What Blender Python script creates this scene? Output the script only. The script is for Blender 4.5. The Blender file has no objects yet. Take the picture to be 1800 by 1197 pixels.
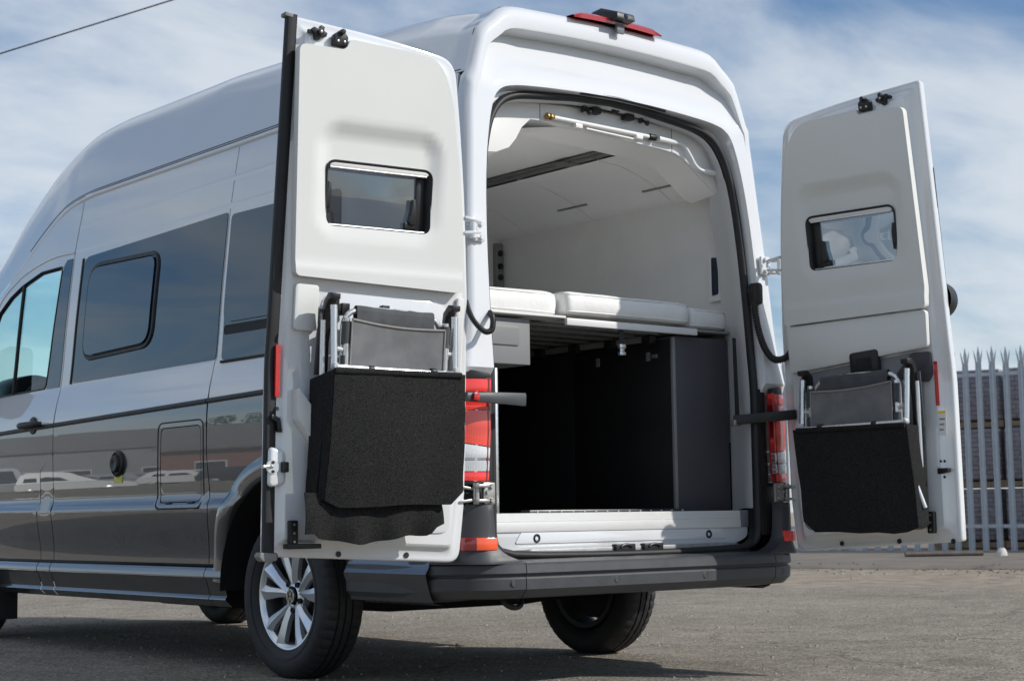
import bpy, bmesh, math, random
from mathutils import Vector, Matrix, geometry, noise
random.seed(7)
PI = math.pi
R = math.radians
SC = bpy.context.scene
COL = SC.collection

# ------------------------------------------------------------------ camera
CAM_P = Vector((-4.82, -4.931, .683))
YAW, PIT, ROL = R(39.417), R(5.935), R(-.778)
_F = Vector((math.sin(YAW)*math.cos(PIT), math.cos(YAW)*math.cos(PIT), math.sin(PIT)))
_R = Vector((math.cos(YAW), -math.sin(YAW), 0))
_U = _R.cross(_F)
_R, _U = _R*math.cos(ROL)+_U*math.sin(ROL), -_R*math.sin(ROL)+_U*math.cos(ROL)
cd = bpy.data.cameras.new('camera')
cam = bpy.data.objects.new('camera', cd)
COL.objects.link(cam)
cd.sensor_width = 36; cd.sensor_fit = 'HORIZONTAL'; cd.lens = 2949/1800*36
cd.clip_start = .1; cd.clip_end = 3000
cd.dof.use_dof = True; cd.dof.focus_distance = 6.9; cd.dof.aperture_fstop = 7.1
cam.matrix_world = Matrix(((_R.x, _U.x, -_F.x, CAM_P.x), (_R.y, _U.y, -_F.y, CAM_P.y), (_R.z, _U.z, -_F.z, CAM_P.z), (0, 0, 0, 1)))
SC.camera = cam

# ------------------------------------------------------------------ sky, sun, exposure
SUN_AZ = Vector((.58, -.815)).normalized()      # horizontal direction towards the sun
SUN_EL = R(34)
SUN_DIR = Vector((SUN_AZ.x*math.cos(SUN_EL), SUN_AZ.y*math.cos(SUN_EL), math.sin(SUN_EL)))
w = bpy.data.worlds.new('World'); SC.world = w; w.use_nodes = True
nt = w.node_tree; nt.nodes.clear()
N = nt.nodes.new; L = nt.links.new
out = N('ShaderNodeOutputWorld'); bg = N('ShaderNodeBackground'); bgc = N('ShaderNodeBackground'); mx = N('ShaderNodeMixShader')
sky = N('ShaderNodeTexSky'); sky.sky_type = 'NISHITA'; sky.sun_disc = False
sky.sun_elevation = SUN_EL; sky.sun_rotation = math.atan2(SUN_AZ.x, SUN_AZ.y)
sky.air_density = 1.0; sky.dust_density = .5; sky.ozone_density = 2.0
bg.inputs['Strength'].default_value = .096
hsv = N('ShaderNodeHueSaturation'); hsv.inputs['Saturation'].default_value = 1.16; L(sky.outputs[0], hsv.inputs['Color'])
tint = N('ShaderNodeMix'); tint.data_type = 'RGBA'; tint.blend_type = 'MULTIPLY'; tint.inputs['Factor'].default_value = 1; tint.inputs['B'].default_value = (.86, 1.0, 1.11, 1)
L(hsv.outputs[0], tint.inputs['A']); L(tint.outputs['Result'], bg.inputs['Color'])
tc = N('ShaderNodeTexCoord'); sep = N('ShaderNodeSeparateXYZ'); L(tc.outputs['Generated'], sep.inputs[0])
mz = N('ShaderNodeMath'); mz.operation = 'MAXIMUM'; mz.inputs[1].default_value = 0; L(sep.outputs['Z'], mz.inputs[0])
az = N('ShaderNodeMath'); az.operation = 'ADD'; az.inputs[1].default_value = .22; L(mz.outputs[0], az.inputs[0])
dx = N('ShaderNodeMath'); dx.operation = 'DIVIDE'; L(sep.outputs['X'], dx.inputs[0]); L(az.outputs[0], dx.inputs[1])
dy = N('ShaderNodeMath'); dy.operation = 'DIVIDE'; L(sep.outputs['Y'], dy.inputs[0]); L(az.outputs[0], dy.inputs[1])
cmb = N('ShaderNodeCombineXYZ'); L(dx.outputs[0], cmb.inputs[0]); L(dy.outputs[0], cmb.inputs[1])
mp = N('ShaderNodeMapping'); mp.inputs['Rotation'].default_value = (0, 0, 1.06515); mp.inputs['Scale'].default_value = (.80, 1.30, 1); mp.inputs['Location'].default_value = (-8.0655, -12.855, 0)
L(cmb.outputs[0], mp.inputs[0])
n1 = N('ShaderNodeTexNoise'); n1.inputs['Scale'].default_value = .95; n1.inputs['Detail'].default_value = 7; n1.inputs['Roughness'].default_value = .50; n1.inputs['Distortion'].default_value = .25
L(mp.outputs[0], n1.inputs['Vector'])
n2 = N('ShaderNodeTexNoise'); n2.inputs['Scale'].default_value = 4.2; n2.inputs['Detail'].default_value = 8; n2.inputs['Roughness'].default_value = .6; n2.inputs['Distortion'].default_value = .4
L(mp.outputs[0], n2.inputs['Vector'])
am = N('ShaderNodeMath'); am.operation = 'MULTIPLY_ADD'; am.inputs[1].default_value = .22; L(n2.outputs['Fac'], am.inputs[0]); L(n1.outputs['Fac'], am.inputs[2])
mr = N('ShaderNodeMapRange'); mr.interpolation_type = 'SMOOTHSTEP'
mr.inputs['From Min'].default_value = .50; mr.inputs['From Max'].default_value = .74; mr.inputs['To Min'].default_value = .03; mr.inputs['To Max'].default_value = .91
L(am.outputs[0], mr.inputs['Value'])
bgc.inputs['Color'].default_value = (.70, .755, .815, 1); bgc.inputs['Strength'].default_value = 1.02
hz = N('ShaderNodeMapRange'); hz.inputs['From Min'].default_value = .17; hz.inputs['From Max'].default_value = -.02; hz.inputs['To Min'].default_value = 0; hz.inputs['To Max'].default_value = .65; L(sep.outputs['Z'], hz.inputs['Value'])
mm = N('ShaderNodeMath'); mm.operation = 'MAXIMUM'; L(mr.outputs[0], mm.inputs[0]); L(hz.outputs[0], mm.inputs[1])
L(mm.outputs[0], mx.inputs[0]); L(bg.outputs[0], mx.inputs[1]); L(bgc.outputs[0], mx.inputs[2]); L(mx.outputs[0], out.inputs[0])
sd = bpy.data.lights.new('sun', 'SUN'); sd.energy = 3.75; sd.angle = R(.53); sd.color = (1, .955, .89)
so = bpy.data.objects.new('sun', sd); COL.objects.link(so)
so.rotation_euler = (-SUN_DIR).to_track_quat('-Z', 'Y').to_euler(); so.location = SUN_DIR*50
SC.render.engine = 'CYCLES'
SC.view_settings.view_transform = 'Standard'; SC.view_settings.look = 'None'
SC.view_settings.exposure = 0; SC.view_settings.gamma = 1; SC.view_settings.use_curve_mapping = False
SC.cycles.max_bounces = 12; SC.cycles.diffuse_bounces = 8; SC.cycles.transparent_max_bounces = 16

# ------------------------------------------------------------------ materials
MATS = {}
def mat(name, col, rough=.5,  metal=0., coat=0., spec=.5, var=0., vscale=8., bump=0., bscale=60., trans=0., ior=1.45, rvar=0., sheen=0., coat_rough=.03, emit=None):
    if name in MATS: return MATS[name]
    m = bpy.data.materials.new(name); m.use_nodes = True
    t = m.node_tree; b = t.nodes['Principled BSDF']
    b.inputs['Base Color'].default_value = (*col, 1); b.inputs['Roughness'].default_value = rough
    b.inputs['Metallic'].default_value = metal; b.inputs['Coat Weight'].default_value = coat; b.inputs['Coat Roughness'].default_value = coat_rough
    b.inputs['Specular IOR Level'].default_value = spec; b.inputs['IOR'].default_value = ior; b.inputs['Transmission Weight'].default_value = trans
    b.inputs['Sheen Weight'].default_value = sheen
    co = t.nodes.new('ShaderNodeTexCoord')
    if var or rvar:
        n = t.nodes.new('ShaderNodeTexNoise'); n.inputs['Scale'].default_value = vscale; n.inputs['Detail'].default_value = 6; n.inputs['Roughness'].default_value = .6
        t.links.new(co.outputs['Object'], n.inputs['Vector'])
        if var:
            r = t.nodes.new('ShaderNodeMapRange'); r.inputs['From Min'].default_value = .3; r.inputs['From Max'].default_value = .7
            r.inputs['To Min'].default_value = 1-var; r.inputs['To Max'].default_value = 1+var
            t.links.new(n.outputs['Fac'], r.inputs['Value'])
            v = t.nodes.new('ShaderNodeVectorMath'); v.operation = 'SCALE'; v.inputs[0].default_value = col
            t.links.new(r.outputs[0], v.inputs['Scale']); t.links.new(v.outputs[0], b.inputs['Base Color'])
        if rvar:
            r = t.nodes.new('ShaderNodeMapRange'); r.inputs['From Min'].default_value = .3; r.inputs['From Max'].default_value = .7
            r.inputs['To Min'].default_value = max(0, rough-rvar); r.inputs['To Max'].default_value = rough+rvar
            t.links.new(n.outputs['Fac'], r.inputs['Value']); t.links.new(r.outputs[0], b.inputs['Roughness'])
    if bump:
        n = t.nodes.new('ShaderNodeTexNoise'); n.inputs['Scale'].default_value = bscale; n.inputs['Detail'].default_value = 4
        t.links.new(co.outputs['Object'], n.inputs['Vector'])
        bu = t.nodes.new('ShaderNodeBump'); bu.inputs['Strength'].default_value = bump; bu.inputs['Distance'].default_value = .01
        t.links.new(n.outputs['Fac'], bu.inputs['Height']); t.links.new(bu.outputs[0], b.inputs['Normal'])
    MATS[name] = m
    return m

def glass_mat(name, tint, gloss=1.0, rough=0.0, ior=1.55):
    """thin clear sheet: tinted see-through with a fresnel reflection"""
    m = bpy.data.materials.new(name); m.use_nodes = True; t = m.node_tree; t.nodes.clear()
    o = t.nodes.new('ShaderNodeOutputMaterial'); tr = t.nodes.new('ShaderNodeBsdfTransparent'); gl = t.nodes.new('ShaderNodeBsdfGlossy')
    tr.inputs[0].default_value = (*tint, 1); gl.inputs['Roughness'].default_value = rough; gl.inputs[0].default_value = (gloss, gloss, gloss, 1)
    fr = t.nodes.new('ShaderNodeFresnel'); fr.inputs[0].default_value = ior
    x = t.nodes.new('ShaderNodeMixShader'); t.links.new(fr.outputs[0], x.inputs[0]); t.links.new(tr.outputs[0], x.inputs[1]); t.links.new(gl.outputs[0], x.inputs[2]); t.links.new(x.outputs[0], o.inputs[0])
    MATS[name] = m
    return m

WHITE = mat('white_paint', (.70, .715, .735), .55, coat=1., coat_rough=.04, spec=.15, vscale=3, var=.012)
GREY = mat('grey_metallic_paint', (.100, .098, .097), .34, metal=.6, coat=1., coat_rough=.0, var=.03, vscale=40, bump=.02, bscale=3.4)
BUMPER = mat('bumper_plastic', (.055, .058, .064), .46, var=.10, vscale=14, bump=.06, bscale=600, rvar=.07)
BLACK = mat('black_plastic', (.016, .016, .017), .42, bump=.05, bscale=500, rvar=.06, vscale=20)
for _m in (WHITE, GREY): _m.node_tree.nodes['Principled BSDF'].inputs['Coat IOR'].default_value = 1.95
RUBBER = mat('black_rubber', (.018, .018, .020), .55, var=.2, vscale=12)
TYRE = mat('tyre_rubber', (.022, .022, .024), .62, var=.25, vscale=9, bump=.05, bscale=150)
LINER = mat('wheel_liner', (.010, .010, .011), .9)
ALLOY = mat('alloy_rim', (.78, .80, .82), .32, metal=.75, coat=.4, rvar=.04, vscale=30)
ALU = mat('brushed_aluminium', (.74, .75, .76), .30, metal=.9, rvar=.06, vscale=60)
STEEL = mat('hinge_steel', (.45, .44, .42), .38, metal=.8, var=.12, vscale=40)
DGLASS = mat('privacy_glass', (.004, .013, .036), .01, spec=.5, ior=1.85)
DGLASS.node_tree.nodes['Principled BSDF'].inputs['Specular Tint'].default_value = (.72, .9, 1., 1)
CABGLASS = glass_mat('cab_glass', (.66, .95, .93), ior=1.45)
SCREEN = glass_mat('screen_glass', (.88, .98, .97), ior=1.3)
TRIM = mat('door_trim_plastic', (.70, .71, .69), .62, var=.02, vscale=3, bump=.04, bscale=400)
BOARD = mat('interior_board', (.885, .885, .88), .55, var=.02, vscale=3)
INWHITE = mat('interior_white', (.83, .83, .82), .45, var=.012, vscale=4)
CLOTHWALL = mat('wall_fabric', (.70, .705, .695), .9, bump=.12, bscale=350, var=.03, vscale=6)
DARKBOARD = mat('dark_laminate', (.060, .058, .068), .5, var=.05, vscale=6)
FELTBLACK = mat('black_lining', (.011, .011, .012), .6, bump=.15, bscale=300, var=.3, vscale=5)
GREYBOARD = mat('grey_laminate', (.22, .225, .23), .5, var=.03, vscale=5)
RED = mat('red_reflector', (.52, .012, .016), .25, coat=1., var=.15, vscale=60)
LEDGREY = mat('led_rail', (.15, .15, .15), .5)

def lens_mat(name, col, glow=.0, scale=(1, 1, 1)):
    """moulded lamp lens: fine prism ribs under a clear coat"""
    m = bpy.data.materials.new(name); m.use_nodes = True; t = m.node_tree; b = t.nodes['Principled BSDF']
    b.inputs['Base Color'].default_value = (*col, 1); b.inputs['Roughness'].default_value = .16; b.inputs['Coat Weight'].default_value = 1; b.inputs['Coat Roughness'].default_value = .02
    b.inputs['Subsurface Weight'].default_value = .2; b.inputs['Subsurface Radius'].default_value = (.02, .004, .004); b.inputs['Subsurface Scale'].default_value = .5
    co = t.nodes.new('ShaderNodeTexCoord'); n = t.nodes.new
    wv = n('ShaderNodeTexWave'); wv.bands_direction = 'X'; wv.inputs['Scale'].default_value = 52; wv.inputs['Distortion'].default_value = .6; t.links.new(co.outputs['Object'], wv.inputs['Vector'])
    wz = n('ShaderNodeTexWave'); wz.bands_direction = 'Z'; wz.inputs['Scale'].default_value = 2.5; wz.inputs['Distortion'].default_value = 1.5; t.links.new(co.outputs['Object'], wz.inputs['Vector'])
    a = n('ShaderNodeMath'); a.operation = 'MULTIPLY_ADD'; a.inputs[1].default_value = .45; t.links.new(wv.outputs['Fac'], a.inputs[0]); t.links.new(wz.outputs['Fac'], a.inputs[2])
    rp = n('ShaderNodeValToRGB'); rp.color_ramp.elements[0].position = .1; rp.color_ramp.elements[1].position = 1.2 if False else 1.
    rp.color_ramp.elements[0].color = (*[c*.80 for c in col], 1); rp.color_ramp.elements[1].color = (*[min(1, c*1.15+.035) for c in col], 1)
    t.links.new(a.outputs[0], rp.inputs[0]); t.links.new(rp.outputs[0], b.inputs['Base Color'])
    bu = n('ShaderNodeBump'); bu.inputs['Strength'].default_value = .12; bu.inputs['Distance'].default_value = .002
    t.links.new(wv.outputs['Fac'], bu.inputs['Height']); t.links.new(bu.outputs[0], b.inputs['Normal'])
    MATS[name] = m
    return m
LENSRED = lens_mat('red_lens', (.84, .022, .014)); LENSDARK = lens_mat('dark_red_lens', (.30, .008, .010))
LENSCLEAR = lens_mat('clear_lens', (.62, .64, .66)); LENSAMBER = lens_mat('amber_lens', (.90, .085, .008)); LENSPALE = lens_mat('pale_red_lens', (.84, .060, .035))

def felt_material():
    m = bpy.data.materials.new('black_felt'); m.use_nodes = True; t = m.node_tree; b = t.nodes['Principled BSDF']
    b.inputs['Roughness'].default_value = .95; b.inputs['Specular IOR Level'].default_value = .15
    co = t.nodes.new('ShaderNodeTexCoord'); n = t.nodes.new('ShaderNodeTexNoise'); n.inputs['Scale'].default_value = 420; n.inputs['Detail'].default_value = 3
    t.links.new(co.outputs['Object'], n.inputs['Vector'])
    r = t.nodes.new('ShaderNodeValToRGB'); r.color_ramp.elements[0].position = .40; r.color_ramp.elements[0].color = (.0055, .0055, .0058, 1)
    r.color_ramp.elements[1].position = .74; r.color_ramp.elements[1].color = (.052, .052, .052, 1)
    t.links.new(n.outputs['Fac'], r.inputs[0]); t.links.new(r.outputs[0], b.inputs['Base Color'])
    bu = t.nodes.new('ShaderNodeBump'); bu.inputs['Strength'].default_value = .5; bu.inputs['Distance'].default_value = .004
    t.links.new(n.outputs['Fac'], bu.inputs['Height']); t.links.new(bu.outputs[0], b.inputs['Normal'])
    return m
FELT = felt_material()

def mesh_fabric():
    m = bpy.data.materials.new('grey_mesh_fabric'); m.use_nodes = True; t = m.node_tree; b = t.nodes['Principled BSDF']
    b.inputs['Roughness'].default_value = .75; b.inputs['Sheen Weight'].default_value = .3
    co = t.nodes.new('ShaderNodeTexCoord'); w1 = t.nodes.new('ShaderNodeTexWave'); w1.inputs['Scale'].default_value = 190; w1.bands_direction = 'DIAGONAL'
    t.links.new(co.outputs['Object'], w1.inputs['Vector'])
    n = t.nodes.new('ShaderNodeTexNoise'); n.inputs['Scale'].default_value = 14; t.links.new(co.outputs['Object'], n.inputs['Vector'])
    a = t.nodes.new('ShaderNodeMath'); a.operation = 'MULTIPLY_ADD'; a.inputs[1].default_value = .35; t.links.new(w1.outputs['Fac'], a.inputs[0]); t.links.new(n.outputs['Fac'], a.inputs[2])
    r = t.nodes.new('ShaderNodeValToRGB'); r.color_ramp.elements[0].position = .3; r.color_ramp.elements[0].color = (.105, .108, .115, 1)
    r.color_ramp.elements[1].position = 1; r.color_ramp.elements[1].color = (.20, .205, .21, 1)
    t.links.new(a.outputs[0], r.inputs[0]); t.links.new(r.outputs[0], b.inputs['Base Color'])
    bu = t.nodes.new('ShaderNodeBump'); bu.inputs['Strength'].default_value = .3; bu.inputs['Distance'].default_value = .003
    t.links.new(w1.outputs['Fac'], bu.inputs['Height']); t.links.new(bu.outputs[0], b.inputs['Normal'])
    return m
MESH = mesh_fabric()

# ------------------------------------------------------------------ helpers
def link(o, parent=None):
    COL.objects.link(o)
    if parent: o.parent = parent
    return o
def tag(o, label=None, cat=None, group=None, kind=None):
    if label: o['label'] = label
    if cat: o['category'] = cat
    if group: o['group'] = group
    if kind: o['kind'] = kind
    return o
def thing(name, label, cat, loc=(0, 0, 0), rz=0, group=None):
    o = bpy.data.objects.new(name, None); o.empty_display_size = .2
    COL.objects.link(o); o.location = loc; o.rotation_euler = (0, 0, rz)
    return tag(o, label, cat, group)
def finish(me, angle=35):
    if angle is None: return
    for p in me.polygons: p.use_smooth = True
    if angle < 179: me.set_sharp_from_angle(angle=R(angle))
def mk(name, vs, fs, m, parent=None, angle=35, recalc=True, bevel=0, bseg=2, base=None, merge=0):
    """one mesh object; base is subtracted so the mesh sits in its parent's space"""
    bm = bmesh.new()
    if base is not None: vs = [(v[0]-base[0], v[1]-base[1], v[2]-base[2]) for v in vs]
    bv = [bm.verts.new(v) for v in vs]
    for f in fs:
        try: bm.faces.new([bv[i] for i in f])
        except ValueError: pass
    if merge: bmesh.ops.remove_doubles(bm, verts=bm.verts, dist=merge)
    if recalc: bmesh.ops.recalc_face_normals(bm, faces=bm.faces)
    if bevel:
        es = [e for e in bm.edges if len(e.link_faces) == 2 and e.calc_face_angle(0) > R(30)]
        bmesh.ops.bevel(bm, geom=es, offset=bevel, segments=bseg, profile=.5, affect='EDGES', clamp_overlap=True)
    me = bpy.data.meshes.new(name); bm.to_mesh(me); bm.free()
    for x in (m if isinstance(m, (list, tuple)) else [m]): me.materials.append(x)
    finish(me, angle)
    return link(bpy.data.objects.new(name, me), parent)
class MB:
    """collects several shapes that form ONE mesh"""
    def __init__(s): s.v = []; s.f = []
    def add(s, vs, fs):
        o = len(s.v); s.v += [tuple(v) for v in vs]; s.f += [tuple(i+o for i in f) for f in fs]; return s
    def box(s, a, b, fn=None):
        vs = [(x, y, z) for x in (a[0], b[0]) for y in (a[1], b[1]) for z in (a[2], b[2])]
        if fn: vs = [fn(*v) for v in vs]
        return s.add(vs, [(0, 1, 3, 2), (4, 6, 7, 5), (0, 4, 5, 1), (2, 3, 7, 6), (0, 2, 6, 4), (1, 5, 7, 3)])
    def tube(s, pts, r, seg=10, closed=False, cap=True):
        pts = [Vector(p) for p in pts]; n = len(pts); vs = []; up = None
        for i, p in enumerate(pts):
            if closed: d = pts[(i+1) % n]-pts[i-1]
            else: d = pts[min(i+1, n-1)]-pts[max(i-1, 0)]
            d.normalize()
            if up is None:
                up = Vector((0, 0, 1)) if abs(d.z) < .9 else Vector((1, 0, 0))
            a = d.cross(up)
            if a.length < 1e-5: a = d.orthogonal()
            a.normalize(); up = a.cross(d).normalized()
            rr = r[i] if isinstance(r, (list, tuple)) else r
            for k in range(seg):
                t = 2*PI*k/seg; vs.append(p+a*math.cos(t)*rr+up*math.sin(t)*rr)
        fs = []
        m = n if closed else n-1
        for i in range(m):
            j = (i+1) % n
            for k in range(seg):
                k2 = (k+1) % seg; fs.append((i*seg+k, i*seg+k2, j*seg+k2, j*seg+k))
        if cap and not closed:
            fs.append(tuple(range(seg))[::-1]); fs.append(tuple((n-1)*seg+k for k in range(seg)))
        return s.add(vs, fs)
    def lathe(s, prof, c=(0, 0, 0), axis=(1, 0, 0), seg=32, rfn=None):
        """prof: (radius, along axis) list"""
        ax = Vector(axis).normalized(); a = ax.orthogonal().normalized(); b = ax.cross(a); c = Vector(c); vs = []
        for j in range(seg):
            t = 2*PI*j/seg; d = a*math.cos(t)+b*math.sin(t)
            for k, (r, h) in enumerate(prof):
                if rfn: r = rfn(r, k, j)
                vs.append(c+ax*h+d*r)
        n = len(prof)
        fs = [(j*n+k, ((j+1) % seg)*n+k, ((j+1) % seg)*n+k+1, j*n+k+1) for j in range(seg) for k in range(n-1)]
        return s.add(vs, fs)
    def prism(s, poly, d0, d1, fn):
        """polygon (a,b) extruded from depth d0 to d1 through fn(a,b,d)"""
        n = len(poly); vs = [fn(a, b, d0) for a, b in poly]+[fn(a, b, d1) for a, b in poly]
        return s.add(vs, [tuple(range(n))[::-1], tuple(range(n, 2*n))]+[(i, (i+1) % n, n+(i+1) % n, n+i) for i in range(n)])
    def grid(s, rows, closed_u=False):
        n = len(rows[0]); vs = [p for r in rows for p in r]; m = len(rows)
        fs = [(i*n+k, i*n+k+1, (i+1)*n+k+1, (i+1)*n+k) for i in range(m-1) for k in range(n-1)]
        if closed_u: fs += [((m-1)*n+k, (m-1)*n+k+1, k+1, k) for k in range(n-1)]
        return s.add(vs, fs)
    def build(s, name, m, parent=None, **kw): return mk(name, s.v, s.f, m, parent, **kw)
def box(name, a, b, m, parent=None, bevel=.004, fn=None, **kw): return MB().box(a, b, fn).build(name, m, parent, bevel=bevel, **kw)
def tube(name, pts, r, m, parent=None, seg=10, closed=False, **kw): return MB().tube(pts, r, seg, closed).build(name, m, parent, angle=60, **kw)
def fillet(poly, rad, seg=6):
    """round the corners of a polygon; rad: number or list"""
    n = len(poly); o = []
    for i, p in enumerate(poly):
        r = rad[i] if isinstance(rad, (list, tuple)) else rad
        P = Vector(p); A = Vector(poly[i-1])-P; B = Vector(poly[(i+1) % n])-P
        if r <= 0: o.append(tuple(P)); continue
        r = min(r, A.length*.49, B.length*.49); a = P+A.normalized()*r; b = P+B.normalized()*r
        for k in range(seg+1):
            t = k/seg; o.append(tuple(a*(1-t)**2+P*2*t*(1-t)+b*t*t))
    return o
def smooth_path(pts, per=8):
    pts = [Vector(p) for p in pts]; o = []
    for i in range(len(pts)-1):
        p0 = pts[max(i-1, 0)]; p1 = pts[i]; p2 = pts[i+1]; p3 = pts[min(i+2, len(pts)-1)]
        for k in range(per):
            t = k/per
            o.append(.5*((2*p1)+(p2-p0)*t+(2*p0-5*p1+4*p2-p3)*t*t+(-p0+3*p1-3*p2+p3)*t**3))
    o.append(pts[-1]); return o
def inside(p, poly):
    x, y = p; c = False; n = len(poly); j = n-1
    for i in range(n):
        xi, yi = poly[i]; xj, yj = poly[j]
        if (yi > y) != (yj > y) and x < (xj-xi)*(y-yi)/(yj-yi)+xi: c = not c
        j = i
    return c
def densify(poly, res):
    o = []; n = len(poly)
    for i in range(n):
        a = Vector(poly[i]); b = Vector(poly[(i+1) % n]); k = max(1, int(math.ceil((b-a).length/res)))
        o += [tuple(a+(b-a)*t/k) for t in range(k)]
    return o
def patch(name, outer, holes, res, fn, m, parent=None, fold=.012, ref=(0, 0, 1), base=None, resb=None):
    """a curved sheet: polygon with holes in (a,b), mapped by fn(a,b); edges fold back by `fold` so seams have depth"""
    loops = [densify(outer, res)]+[densify(h, res) for h in holes]
    V = []; E = []
    for lp in loops:
        o = len(V); V += [Vector(p) for p in lp]; E += [(o+i, o+(i+1) % len(lp)) for i in range(len(lp))]
    resb = resb or res
    x0 = min(p[0] for p in loops[0]); x1 = max(p[0] for p in loops[0]); y0 = min(p[1] for p in loops[0]); y1 = max(p[1] for p in loops[0])
    nx = max(1, int((x1-x0)/res)); ny = max(1, int((y1-y0)/resb)); bnd = list(V)
    cell = {}
    for q in bnd: cell.setdefault((int(q.x//res), int(q.y//resb)), []).append(q)
    for i in range(nx+1):
        for j in range(ny+1):
            p = Vector((x0+(x1-x0)*(i+.03)/nx, y0+(y1-y0)*(j+.03)/ny))
            if not inside(p, outer) or any(inside(p, h) for h in holes): continue
            ci, cj = int(p.x//res), int(p.y//resb)
            near = any(abs(q.x-p.x) < .45*res and abs(q.y-p.y) < .45*resb for a in (-1, 0, 1) for b in (-1, 0, 1) for q in cell.get((ci+a, cj+b), ()))
            if not near: V.append(p)
    cdt = geometry.delaunay_2d_cdt(V, E, [], 0, 1e-7); vo, eo, fo = cdt[:3]
    i2o = {i: k for k, src in enumerate(cdt[3]) for i in src}
    tris = []
    for f in fo:
        c = sum((vo[i] for i in f), Vector((0, 0)))/len(f)
        e1 = vo[f[1]]-vo[f[0]]; e2 = vo[f[2]]-vo[f[0]]
        if abs(e1.x*e2.y-e1.y*e2.x) > 1e-8 and inside(c, outer) and not any(inside(c, h) for h in holes): tris.append(list(f))
    ref = Vector(ref); P = []; Nn = []; flips = 0
    for q in vo:
        p = Vector(fn(q.x, q.y)); h = 2e-3
        n = (Vector(fn(q.x+h, q.y))-Vector(fn(q.x-h, q.y))).cross(Vector(fn(q.x, q.y+h))-Vector(fn(q.x, q.y-h)))
        if n.length < 1e-12: n = ref.copy()
        n.normalize()
        if n.dot(ref) < 0: n = -n; flips += 1
        P.append(p); Nn.append(n)
    faces = []
    cnt = {}
    for f in tris:
        if flips > len(P)/2: f = f[::-1]
        faces.append(tuple(f))
        for i in range(3):
            e = (f[i], f[(i+1) % 3]); cnt[e] = 1
    nb = len(P); NN = [tuple(n) for n in Nn]
    if fold:
        dup = {}; inn = {}
        bed = []; o_ = 0
        for li, lp in enumerate(loops):
            m_ = len(lp); ar_ = sum(lp[i-1][0]*lp[i][1]-lp[i][0]*lp[i-1][1] for i in range(m_)); rev = (ar_ < 0) != (li > 0)
            if flips > len(vo)/2: rev = not rev
            for i in range(m_):
                a = i2o.get(o_+i); b = i2o.get(o_+(i+1) % m_)
                if a is not None and b is not None and a != b: bed.append((b, a) if rev else (a, b))
            o_ += m_
        for a, b in bed:
            en = (P[b]-P[a]).cross(Nn[a])
            for i in (a, b):
                if i not in dup:
                    dup[i] = len(P); P.append(P[i].copy()); NN.append(Vector((0, 0, 0)))
                    inn[i] = len(P); P.append(P[i]-Nn[i]*fold); NN.append(Vector((0, 0, 0)))
                if en.length > 1e-9:
                    NN[dup[i]] += en.normalized(); NN[inn[i]] += en.normalized()
            faces.append((dup[b], dup[a], inn[a], inn[b]))
    if base is not None: P = [p-Vector(base) for p in P]
    me = bpy.data.meshes.new(name); me.from_pydata([tuple(p) for p in P], [], faces); me.materials.append(m)
    for p in me.polygons: p.use_smooth = True
    NN = [tuple(Vector(q).normalized()) if Vector(q).length > 1e-6 else (0, 0, 0) for q in NN]
    me.update(); me.normals_split_custom_set_from_vertices(NN)
    return link(bpy.data.objects.new(name, me), parent)
def pchip(xs, ys):
    n = len(xs); h = [xs[i+1]-xs[i] for i in range(n-1)]; d = [(ys[i+1]-ys[i])/h[i] for i in range(n-1)]
    m = [0]*n; m[0] = d[0]; m[-1] = d[-1]
    for i in range(1, n-1):
        if d[i-1]*d[i] > 0:
            w1 = 2*h[i]+h[i-1]; w2 = h[i]+2*h[i-1]; m[i] = (w1+w2)/(w1/d[i-1]+w2/d[i])
    def f(x):
        if x <= xs[0]: return ys[0]+m[0]*(x-xs[0])
        if x >= xs[-1]: return ys[-1]+m[-1]*(x-xs[-1])
        lo = 0; hi = n-1
        while hi-lo > 1:
            k = (lo+hi)//2
            if xs[k] <= x: lo = k
            else: hi = k
        t = (x-xs[lo])/h[lo]
        return (2*t**3-3*t*t+1)*ys[lo]+(t**3-2*t*t+t)*h[lo]*m[lo]+(-2*t**3+3*t*t)*ys[lo+1]+(t**3-t*t)*h[lo]*m[lo+1]
    return f
def lin(xs, ys):
    def f(x):
        if x <= xs[0]: return ys[0]
        for i in range(len(xs)-1):
            if x <= xs[i+1]: return ys[i]+(ys[i+1]-ys[i])*(x-xs[i])/(xs[i+1]-xs[i])
        return ys[-1]
    return f
def offset_poly(poly, d):
    n = len(poly); o = []
    for i in range(n):
        p = Vector(poly[i]); a = (p-Vector(poly[i-1])); b = Vector(poly[(i+1) % n])-p
        if a.length < 1e-6: a = b
        if b.length < 1e-6: b = a
        a.normalize(); b.normalize(); na = Vector((a.y, -a.x)); nb = Vector((b.y, -b.x)); m = na+nb
        if m.length < 1e-6: m = na
        m.normalize(); k = max(.5, m.dot(na)); o.append(tuple(p+m*(d/k)))
    return o
def inset_w(poly, d):
    a = sum(poly[i-1][0]*poly[i][1]-poly[i][0]*poly[i-1][1] for i in range(len(poly))); return offset_poly(poly, d*(-1 if a > 0 else 1))
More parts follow.
